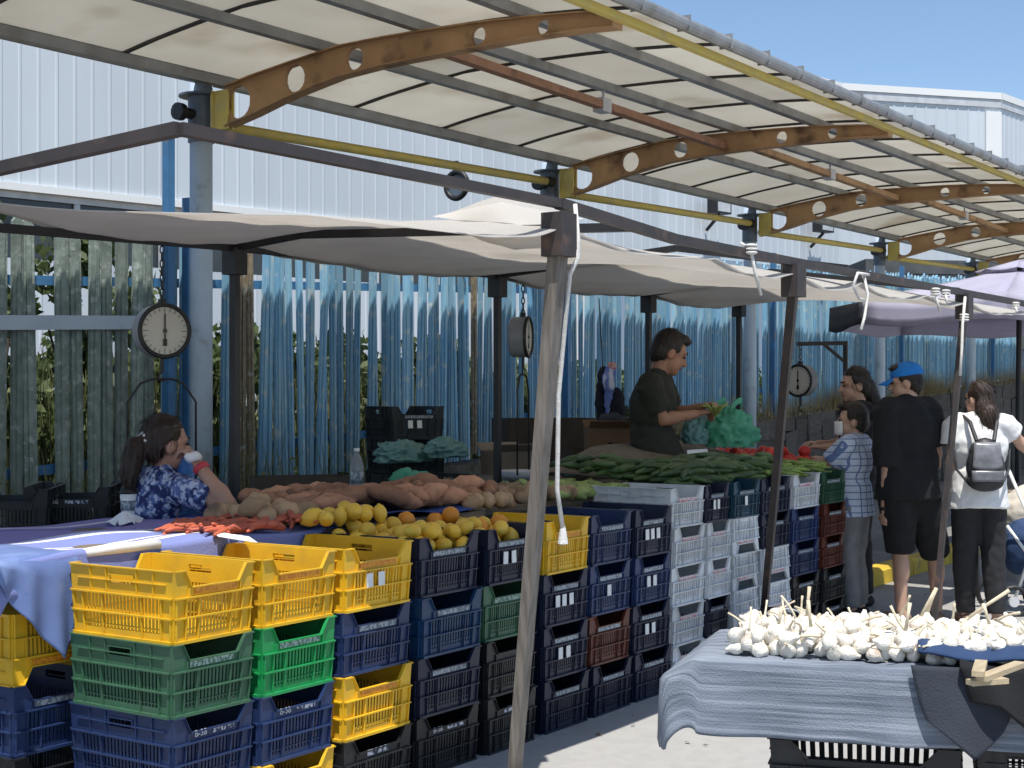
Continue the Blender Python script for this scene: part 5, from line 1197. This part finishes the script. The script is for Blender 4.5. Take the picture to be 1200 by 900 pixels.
b = MB(); b.tube([p+Vector((.19*cos(t*.32)*1.0-.02, -.15*cos(t*.32)*.3-.05, .06*sin(t*.32)+.01)) for t in range(11)], .005, 6); b.build('rim_wire', M['alu'], o)

# ================================================================== lilac parasol
uc = pt(1195, 465, 12.0); uc.z = 0
um = thing('parasol', 'large lilac market parasol behind the third front pole', 'parasol', uc)
NR, RR, za, zr_ = 8, 1.56, 2.58, 2.27
def rimpt(k, t, r): # along an edge of the octagon
    a0, a1_ = 2*pi*k/NR+.2, 2*pi*(k+1)/NR+.2; p0, p1 = Vector((cos(a0), sin(a0), 0)), Vector((cos(a1_), sin(a1_), 0)); return (p0.lerp(p1, t))*r
for k in range(NR):
    dk = k == 2  # the one side whose panel and valance have the canvas shadow painted in
    o = MB().grid(lambda u, v: uc + rimpt(k, u, lerp(.28, RR, v)) + Vector((0, 0, lerp(za-.06, zr_, v**.92) - .05*sin(pi*u)*v)), 8, 8).build('canopy_panel', M['lilac_shade'] if dk else M['lilac'], um, True); solid(o, .003)
    vl = MB().grid(lambda u, v: uc + rimpt(k, u, RR+.01*v) + Vector((0, 0, zr_ - .05*sin(pi*u)*(1-v*.6) - .20*v - .015*sin(pi*u*2)*v)), 8, 3).build('valance', M['lilac_shade'] if dk else M['lilac'], um, True); solid(vl, .003)
    vt = MB().grid(lambda u, v: uc + rimpt(k, u, lerp(.02, .36, v)) + Vector((0, 0, lerp(za+.05, za-.035, v) - .015*sin(pi*u)*v)), 4, 3).build('vent', M['lilac'], um, True); solid(vt, .003)
    rb = MB(); e_ = rimpt(k, 0, RR*.98); rb.bar(uc+Vector((0, 0, za-.09)), uc+e_+Vector((0, 0, zr_-.02)), .015, .02); rb.build('rib', M['blackm'], um)
b = MB().tube([uc+Vector((-.03, .02, 0)), uc+Vector((0, 0, za))], .022, 12); b.build('pole', M['blackm'], um)
b = MB().tube([uc+Vector((0, 0, 0)), uc+Vector((0, 0, .08))], .25, 20); b.build('base', M['kerb_grey'], um)
# neighbouring stall: table with greens, pushchair
gt = pt(1210, 565, 11.0); gs = thing('produce_table', 'small table of the next stall at the right edge', 'table', (gt.x, gt.y, 0)); gzt = gt.z-.06
b = MB().box((gt.x-.3, gt.y-.4, gzt-.04), (gt.x+.9, gt.y+.4, gzt)); b.build('table_top', M['board'], gs)
for dx, dy in ((-.25, -.35), (-.25, .35), (.85, -.35), (.85, .35)): b = MB().box((gt.x+dx-.02, gt.y+dy-.02, 0), (gt.x+dx+.02, gt.y+dy+.02, gzt-.04)); b.build('leg', M['blackm'], gs)
for i in range(4):
    t = thing('lettuce', ('leafy pale lettuce at the left end of the next stall', 'lettuce behind the leftmost one on the next stall', 'lettuce farther right on the next stall', 'lettuce at the back of the next stall table')[i], 'lettuce', (gt.x-.15+.22*i, gt.y-.25+.12*(i % 2), gzt), 'lettuces on the next stall')
    foliage('leaves', M['greens'], 260, (.16, .16, .2), .045, 200+i, t, (gt.x-.15+.22*i, gt.y-.25+.12*(i % 2), gzt), clumps=8)
sk_ = pt(1196, 605, 10.4); b = MB().ell(sk_, (.16, .14, .2)); b.ell(sk_+Vector((.1, 0, .1)), (.12, .1, .12)); o = fuse(b, 'cloth_sack', mat('cream_sack', (.55, .5, .42), .9, (.48, .43, .36), 9, bump=.3, bscale=90), None, .014, 2, .02, 9, base=sk_); tag(o, 'cream cloth sack hanging on the pushchair at the right edge', 'sack')
pc_ = pt(1205, 465, 9.9); pc_.z = 0
ps = thing('pushchair', 'folding pushchair with blue bag partly cut off at the right edge', 'pushchair', pc_)
def PP(x, z, y=0): q = ld((x-600)/F*9.9, 9.9+y); return Vector((q.x, q.y, z))
for x, y in ((1188, 0), (1188, .45), (1245, 0), (1245, .45)):
    c_ = PP(x, .1, y); b = MB(); ax = Vector((CY_, SY_, 0)); r1 = [c_+Vector((SY_, -CY_, 0))*.1*cos(t*pi/8)+Vector((0, 0, .1*sin(t*pi/8))) for t in range(17)]
    b.tube(r1, .018, 8, False); w_ = b.build('wheel', M['blackm'], ps, True); b = MB(); b.tube([c_-ax*.015, c_+ax*.015], .035, 12); b.build('hub', M['alu'], w_)
for y in (0, .45):
    b = MB(); b.tube([PP(1188, .1, y), PP(1215, .55, y), PP(1182, 1.0, y)], .012, 8); b.tube([PP(1245, .1, y), PP(1180, .62, y)], .012, 8); b.build('frame', M['white_trim'], ps, True)
b = MB().ell(PP(1212, .45, .22), (.16, .16, .2)); fuse(b, 'seat', M['denim_dk'], ps, .014, 2, .012, 8)

# ================================================================== hanging scales
M['dial'] = mat('cream_dial', (.55, .53, .46), .5, (.48, .46, .4), 5); M['drum'] = mat('grey_drum_paint', (.24, .25, .27), .45, (.18, .19, .2), 6)
def scale(px, py, d, fdir, r, lb, chain_top, bail=True, white=True):
    c = pt(px, py, d); f = Vector(fdir).normalized(); rt_ = f.cross(Vector((0, 0, 1))).normalized(); upv = Vector((0, 0, 1))
    t = thing('hanging_scale', lb, 'scale', c)
    b = MB(); b.tube([c-f*.075, c-f*.06, c+f*.03], [r*.9, r*.98, r*.98], 36); b.build('drum', M['drum'], t)
    b = MB(); ring = [c+f*.034+(rt_*cos(q*pi/18)+upv*sin(q*pi/18))*r*.95 for q in range(37)]; b.tube(ring, r*.085, 8, False); b.build('rim', M['blackm'], t, True)
    b = MB(); b.tube([c+f*.030, c+f*.033], r*.9, 36); dl = b.build('dial_face', M['dial'], t)
    b = MB()
    for q in range(24):
        a = q*2*pi/24; dv = rt_*cos(a)+upv*sin(a); l = .12 if q % 6 else .2; b.bar(c+f*.0345+dv*r*(.84-l), c+f*.0345+dv*r*.84, r*.022, .001, f)
    b.build('tick', M['eye'], dl)
    b = MB(); b.bar(c+f*.037-upv*r*.55, c+f*.037+upv*r*.62, r*.06, .002, f); b.bar(c+f*.037-upv*r*.56, c+f*.037-upv*r*.3, r*.16, .002, f); b.tube([c+f*.034, c+f*.04], r*.08, 12); b.build('needle', M['eye'], t)
    ct = Vector(chain_top); top = c+upv*r*1.03; b = MB(); b.bar(c+upv*r*.95, top+upv*.02, .03, .03, f); b.build('hanger', M['blackm'], t)
    L_ = (ct-top).length; n = max(2, int(L_/.034)); ch_ = []
    for q in range(n):
        cc = top.lerp(ct, (q+.5)/n); v = rt_ if q % 2 else f; hh = L_/n*.62
        b = MB(); b.tube([cc+v*.010*cos(w*pi/5)+upv*hh*sin(w*pi/5) for w in range(11)], .0035, 6, False); b.build('chain_link', M['blackm'], t)
    b = MB(); b.tube([c-upv*r*.95, c-upv*(r+.07)], .009, 8); b.tube([c-upv*(r+.07)+rt_*.018*sin(w*.6)-upv*.02*(1-cos(w*.6)) for w in range(8)], .005, 6); b.build('hook', M['blackm'], t)
    if bail:
        q0 = c-upv*(r+.1); w = r*1.32; hz_ = .62; pts = [q0-rt_*w-upv*hz_, q0-rt_*w-upv*.11, q0-rt_*w*.62-upv*.02, q0-rt_*w*.3, q0, q0+rt_*w*.3, q0+rt_*w*.62-upv*.02, q0+rt_*w-upv*.11, q0+rt_*w-upv*hz_]
        b = MB(); b.tube(pts, .006, 6); b.build('bail', M['blackm'], t, True)
        pn = q0-upv*hz_; b = MB(); b.lathe([(.0, -.03), (.12, -.025), (.17, .02), (.175, .02), (.13, -.032), (.0, -.036)], 24, Matrix.Translation(pn)); b.build('pan', M['alu'], t, True)
cam_dir = lambda p: (Vector((0, 0, 1.5))-Vector((p.x, p.y, 1.5))).normalized()
q = pt(190, 388, 6.95); f0 = cam_dir(q); scale(190, 388, 6.95, f0 + Vector((SY_, -CY_, 0))*.45, .130, 'grey round hanging scale over the seated woman', pt(190, 280, 6.95))
q = pt(613, 395, 9.0); f0 = cam_dir(q); scale(613, 395, 9.0, f0*.22 + Vector((SY_, -CY_, 0)), .128, 'black hanging scale seen edge on beside the middle rear pole', pt(613, 328, 9.0))
q = pt(938, 446, 11.0); f0 = cam_dir(q); scale(938, 446, 11.0, f0 - Vector((SY_, -CY_, 0))*.75, .122, 'round hanging scale on a black bracket left of the dark haired woman', pt(938, 404, 11.0), bail=False)
bk = thing('scale_bracket', 'black steel bracket stand carrying the right hand scale', 'bracket', pt(990, 465, 11.0)*1)
b = MB(); a_, c_ = pt(934, 403, 11.0), pt(991, 402, 11.0); b.bar(a_, c_, .03, .03); b.build('arm', M['blackm'], bk)
b = MB(); e_ = Vector((c_.x, c_.y, 0.13)); b.bar(e_, c_+Vector((0, 0, .014)), .03, .03, (1, 0, 0)); b.build('upright', M['blackm'], bk)
b = MB(); b.bar(pt(966, 404, 11.0), pt(990, 424, 11.0), .022, .022); b.build('brace', M['blackm'], bk)

# ================================================================== things behind the counter
def bag(px, py, d, r, m, lb, wr=.05, ws=7, seed=0, vox=.012):
    c = pt(px, py, d); b = MB().ell((0, 0, 0), 1.0, None, 64, 40); R3 = random.Random(lb); off = Vector((R3.uniform(0, 50), R3.uniform(0, 50), R3.uniform(0, 50)))
    def cr(p):                                        # crumpled film: big folds plus sharp creases
        q = p*1.6+off; big = mnoise.noise(q)*.34; f = 0
        for o_, a_ in ((2.6, .20), (5.5, .10), (11, .045)): f += a_*(1-2.6*abs(mnoise.noise(p*o_+off)))
        k = 1+big+f; z = p.z*k; z = max(z, -.62)
        return Vector((p.x*k*r[0], p.y*k*r[1], z*r[2]))+c
    b.map(cr); o = b.build('plastic_bag', m, None, True, base=c); tag(o, lb, 'bag'); return o
M['bag_green'] = mat('green_film', (.10, .50, .31), .28, (.22, .62, .45), 12, transl=.45, alpha=.82, bump=.4, bscale=25); M['bag_teal'] = mat('pale_teal_film', (.16, .34, .32), .35, (.22, .4, .38), 7, transl=.3, bump=.4, bscale=25)
bag(856, 508, 9.6, (.165, .13, .14), M['bag_green'], 'big green plastic bag in front of the seller')
bag(815, 510, 9.5, (.10, .07, .09), M['bag_teal'], 'teal plastic bag by the hands of the seller', .03, 10)
bag(712, 548, 9.2, (.17, .10, .07), M['bag_green'], 'flat green bag lying left of the cucumbers', .04, 9)
bag(676, 550, 9.0, (.10, .07, .06), M['bag_teal'], 'pale clear bag beside the flat green bag', .03, 11)
bag(482, 566, 7.55, (.13, .08, .06), M['bag_green'], 'small green bag behind the sweet potatoes', .04, 11)
bag(472, 533, 9.3, (.20, .12, .075), M['bag_teal'], 'teal bag folded on the black crates by the fence', .045, 8)
bag(522, 528, 9.3, (.13, .1, .07), M['bag_teal'], 'right hand teal bag drooping over the black crates', .045, 8)
hb = pt(838, 478, 9.3); b = MB()
for k in range(9):
    a = k*.7; b.tube([hb+Vector((.0, 0, -.05)), hb+Vector((.05*cos(a), .05*sin(a), .01)), hb+Vector((.11*cos(a), .09*sin(a), .02+.02*sin(k*2)))], [.009, .008, .003], 6)
o = b.build('bean_pods', M['squash'], None, True, base=hb); tag(o, 'handful of pods held by the seller over the bag', 'vegetables')
# stack of black crates by the fence
b0 = pt(474, 465, 9.75); cyb = b0.y; cxb = b0.x
for s_, dx in enumerate((-.0,)):
    for k in range(6):
        o = crate('black', cxb-.20+dx, cxb+.20+dx, cyb-.26, .13+k*.218, f'black crate number {"one two three four five six".split()[k]} from the ground in the stack by the fence', H=.217, stick=2 if k in (4, 5) else 0, plate='plate_grey', group='black crates by the fence')
        o.rotation_euler.z = radians(-30)
for i, (x, d, nn) in enumerate(((88, 6.75, 4), (18, 6.6, 4))):
    q = pt(x, 465, d)
    for k in range(nn):
        o = crate('black', q.x-.2, q.x+.2, q.y-.26, .13+.02+k*.236, f'black crate, {("lowest", "second", "third", "topmost")[k]} of the {("right", "left")[i]} stack by the grey pickets', b38=(i == 0 and k == 3), group='dark crates at the left end')
        o.rotation_euler.z = radians(-48)
# crates low in front of the teal bags
q = pt(500, 465, 9.1)
for k in range(4): o = crate('black', q.x-.2, q.x+.3, q.y-.2, .13+k*.22, f'dark crate under the teal bags, {("lowest", "second", "third", "topmost")[k]}', H=.219, group='dark crates under the teal bags')
M['card'] = mat('brown_cardboard', (.19, .115, .065), .85, (.15, .09, .05), 6, bump=.15, bscale=60); M['card_dk'] = mat('dark_brown_cardboard', (.07, .055, .042), .85, (.05, .04, .03), 6); M['card_lt'] = mat('pale_cardboard', (.26, .21, .16), .85, (.2, .16, .12), 6)
bench = thing('rear_bench', 'low board bench behind the counter carrying cardboard boxes', 'bench', pt(660, 465, 10.9)*1)
c0 = pt(655, 465, 10.6)
b = MB().box((c0.x-.8, c0.y-.3, .88), (c0.x+1.0, c0.y+.5, .92)); b.build('board', M['board'], bench)
for dx in (-.7, .9):
    for dy in (-.25, .45): b = MB().box((c0.x+dx-.03, c0.y+dy-.03, .13), (c0.x+dx+.03, c0.y+dy+.03, .88)); b.build('leg', M['wood'], bench)
def cbox(px, py, d, w, dep, h, m, lb, rz, flaps=True, hole=False):
    c = pt(px, py, d); c.z -= h; t = thing('cardboard_box', lb, 'box', c); Rz = Matrix.Rotation(rz, 3, 'Z')
    def X_(x, y, z): return c + Rz @ Vector((x, y, z))
    th = .006
    for nm, x0, x1, y0, y1 in (('front', -w/2, w/2, -dep/2, -dep/2+th), ('back', -w/2, w/2, dep/2-th, dep/2), ('side', -w/2, -w/2+th, -dep/2+th, dep/2-th), ('side', w/2-th, w/2, -dep/2+th, dep/2-th), ('floor', -w/2+th, w/2-th, -dep/2+th, dep/2-th)):
        zt = h if nm != 'floor' else th; b = MB(); b.add([X_(x, y, z) for z in (0, zt) for x, y in ((x0, y0), (x1, y0), (x1, y1), (x0, y1))], [(0,3,2,1),(4,5,6,7),(0,1,5,4),(1,2,6,5),(2,3,7,6),(3,0,4,7)]); b.build(nm+'_panel', m, t)
    if flaps:
        for s in (-1, 1):
            b = MB(); b.add([X_(-w/2, s*dep/2, h), X_(w/2, s*dep/2, h), X_(w/2, s*(dep/2+.08), h+.05), X_(-w/2, s*(dep/2+.08), h+.05)], [(0, 1, 2, 3)]); o = b.build('flap', m, t); solid(o, .005)
    if hole: b = MB(); b.tube([X_(0, -dep/2-.002, h*.5), X_(0, -dep/2+.003, h*.5)], .022, 14); b.build('hand_hole', M['eye'], t)
cbox(640, 490, 10.9, .72, .45, .36, M['card_dk'], 'wide dark cardboard box behind the wooden front pole', radians(-38), False)
cbox(712, 501, 10.2, .30, .3, .24, M['card'], 'brown cardboard box with a round hand hole beside the seller', radians(-52), True, True)
cbox(705, 527, 10.2, .5, .3, .2, M['card_dk'], 'dark flat box under the brown box', radians(-45), False)
cbox(598, 528, 9.9, .32, .28, .16, M['card_lt'], 'open pale cardboard carton right of the middle rear pole', radians(-30), True)
cbox(352, 558, 8.3, .55, .3, .16, M['card_dk'], 'flat dark carton behind the water bottle', radians(-40), False)
jp = pt(709, 462, 10.3); b = MB(); b.ell(jp+Vector((0, 0, -.03)), (.09, .07, .19)); b.ell(jp+Vector((.05, -.06, -.08)), (.07, .06, .14)); b.ell(jp+Vector((0, 0, .12)), (.055, .05, .08))
o = fuse(b, 'hanging_jacket', mat('navy_jacket_cloth', (.012, .014, .03), .9), None, .011, 2, .03, 9, base=jp); tag(o, 'navy jacket and striped scarf hung above the cardboard boxes', 'jacket')
b = MB(); b.ell(jp+Vector((-.035, -.06, .10)), (.055, .04, .11)); b.ell(jp+Vector((-.05, -.05, -.03)), (.03, .03, .12)); fuse(b, 'scarf', mat('blue_white_scarf', (.55, .58, .72), .9, (.14, .2, .5), 16, detail=2, lo=.46, hi=.54, stretch=(1, 1, .3)), o, .009, 1, .02, 14)
b = MB(); b.ell(jp+Vector((-.02, -.07, .20)), (.05, .03, .03)); fuse(b, 'red_collar', mat('red_trim', (.5, .08, .08), .9, (.6, .55, .55), 20), o, .009, 1, .012, 14)
b = MB().tube([jp+Vector((0, .02, .2)), Vector((jp.x, jp.y+.05, 2.2))], .004, 6); b.build('hanger_cord', M['blackm'], o)
dk_ = pt(720, 492, 10.15); b = MB().ell(dk_, (.13, .09, .05)); o = fuse(b, 'plastic_bag', M['slate'], None, .011, 1, .03, 12, base=dk_); tag(o, 'dark crumpled bag on top of the brown cardboard box', 'bag')
# handles of the green bag, a round lamp under the yellow pipe
gb = pt(856, 508, 9.6); go = [o for o in bpy.data.objects if o.get('label') == 'big green plastic bag in front of the seller'][0]; go.data.materials[0] = M['bag_green']
for s_ in (-1, 1):
    b = MB(); b.grid(lambda u, v: gb+Vector((lerp(-.10, .10, u), .06*s_+.02*sin(u*9), .09+.11*sin(pi*u)+lerp(0, .04, v))), 10, 2); o = b.build('handle', M['bag_green'], go, True); solid(o, .003)
lc = pt(535, 217, 12.6); t = thing('pipe_lamp', 'round black lamp hanging from the yellow pipe left of the second roof post', 'lamp', lc)
fd = cam_dir(lc); rr_ = fd.cross(Vector((0, 0, 1))).normalized(); ax = (fd*.75+rr_*.6).normalized(); r2 = ax.cross(Vector((0, 0, 1))).normalized()
b = MB(); b.tube([lc+(r2*cos(q*pi/14)+Vector((0, 0, 1))*sin(q*pi/14))*.115 for q in range(29)], .025, 8, False); b.build('rim', M['blackm'], t, True)
b = MB(); b.tube([lc-ax*.05, lc+ax*.0], [.06, .11], 20); b.build('reflector', M['steel_dk'], t)
b = MB(); b.bar(lc+Vector((0, 0, .1)), lc+Vector((0, 0, .21)), .03, .03); b.build('hanger', M['blackm'], t)
# litter on the road
M['litter'] = mat('dry_leaf', (.12, .1, .06), .9); R_ = random.Random(4)
for i in range(26):
    px, py = R_.uniform(640, 840), R_.uniform(830, 880); p = onZ(px, py, .004)
    if i > 12: p = onZ(R_.uniform(1000, 1190), R_.uniform(690, 745), .004)
    b = MB(); s = R_.uniform(.008, .022); a = R_.uniform(0, 6)
    b.add([p+Vector((s*cos(a), s*sin(a), .002)), p+Vector((-s*sin(a)*.5, s*cos(a)*.5, .008)), p-Vector((s*cos(a), s*sin(a), -.003)), p+Vector((s*sin(a)*.5, -s*cos(a)*.5, .0))], [(0, 1, 2, 3)])
    o = b.build('dry_leaf', M['litter'], None, base=p); tag(o, 'small dry leaf scrap on the asphalt before the crates', 'leaf', 'leaf scraps on the road')
lp = onZ(1144, 885, .003); b = MB().box(lp+Vector((-.015, -.01, 0)), lp+Vector((.015, .01, .004))); o = b.build('paper_scrap', M['cap_blue'], None, base=lp); tag(o, 'tiny blue paper scrap on the road right of the garlic stand', 'litter')
bpy.data.scenes.remove(TMP); bpy.data.batch_remove(JUNK)
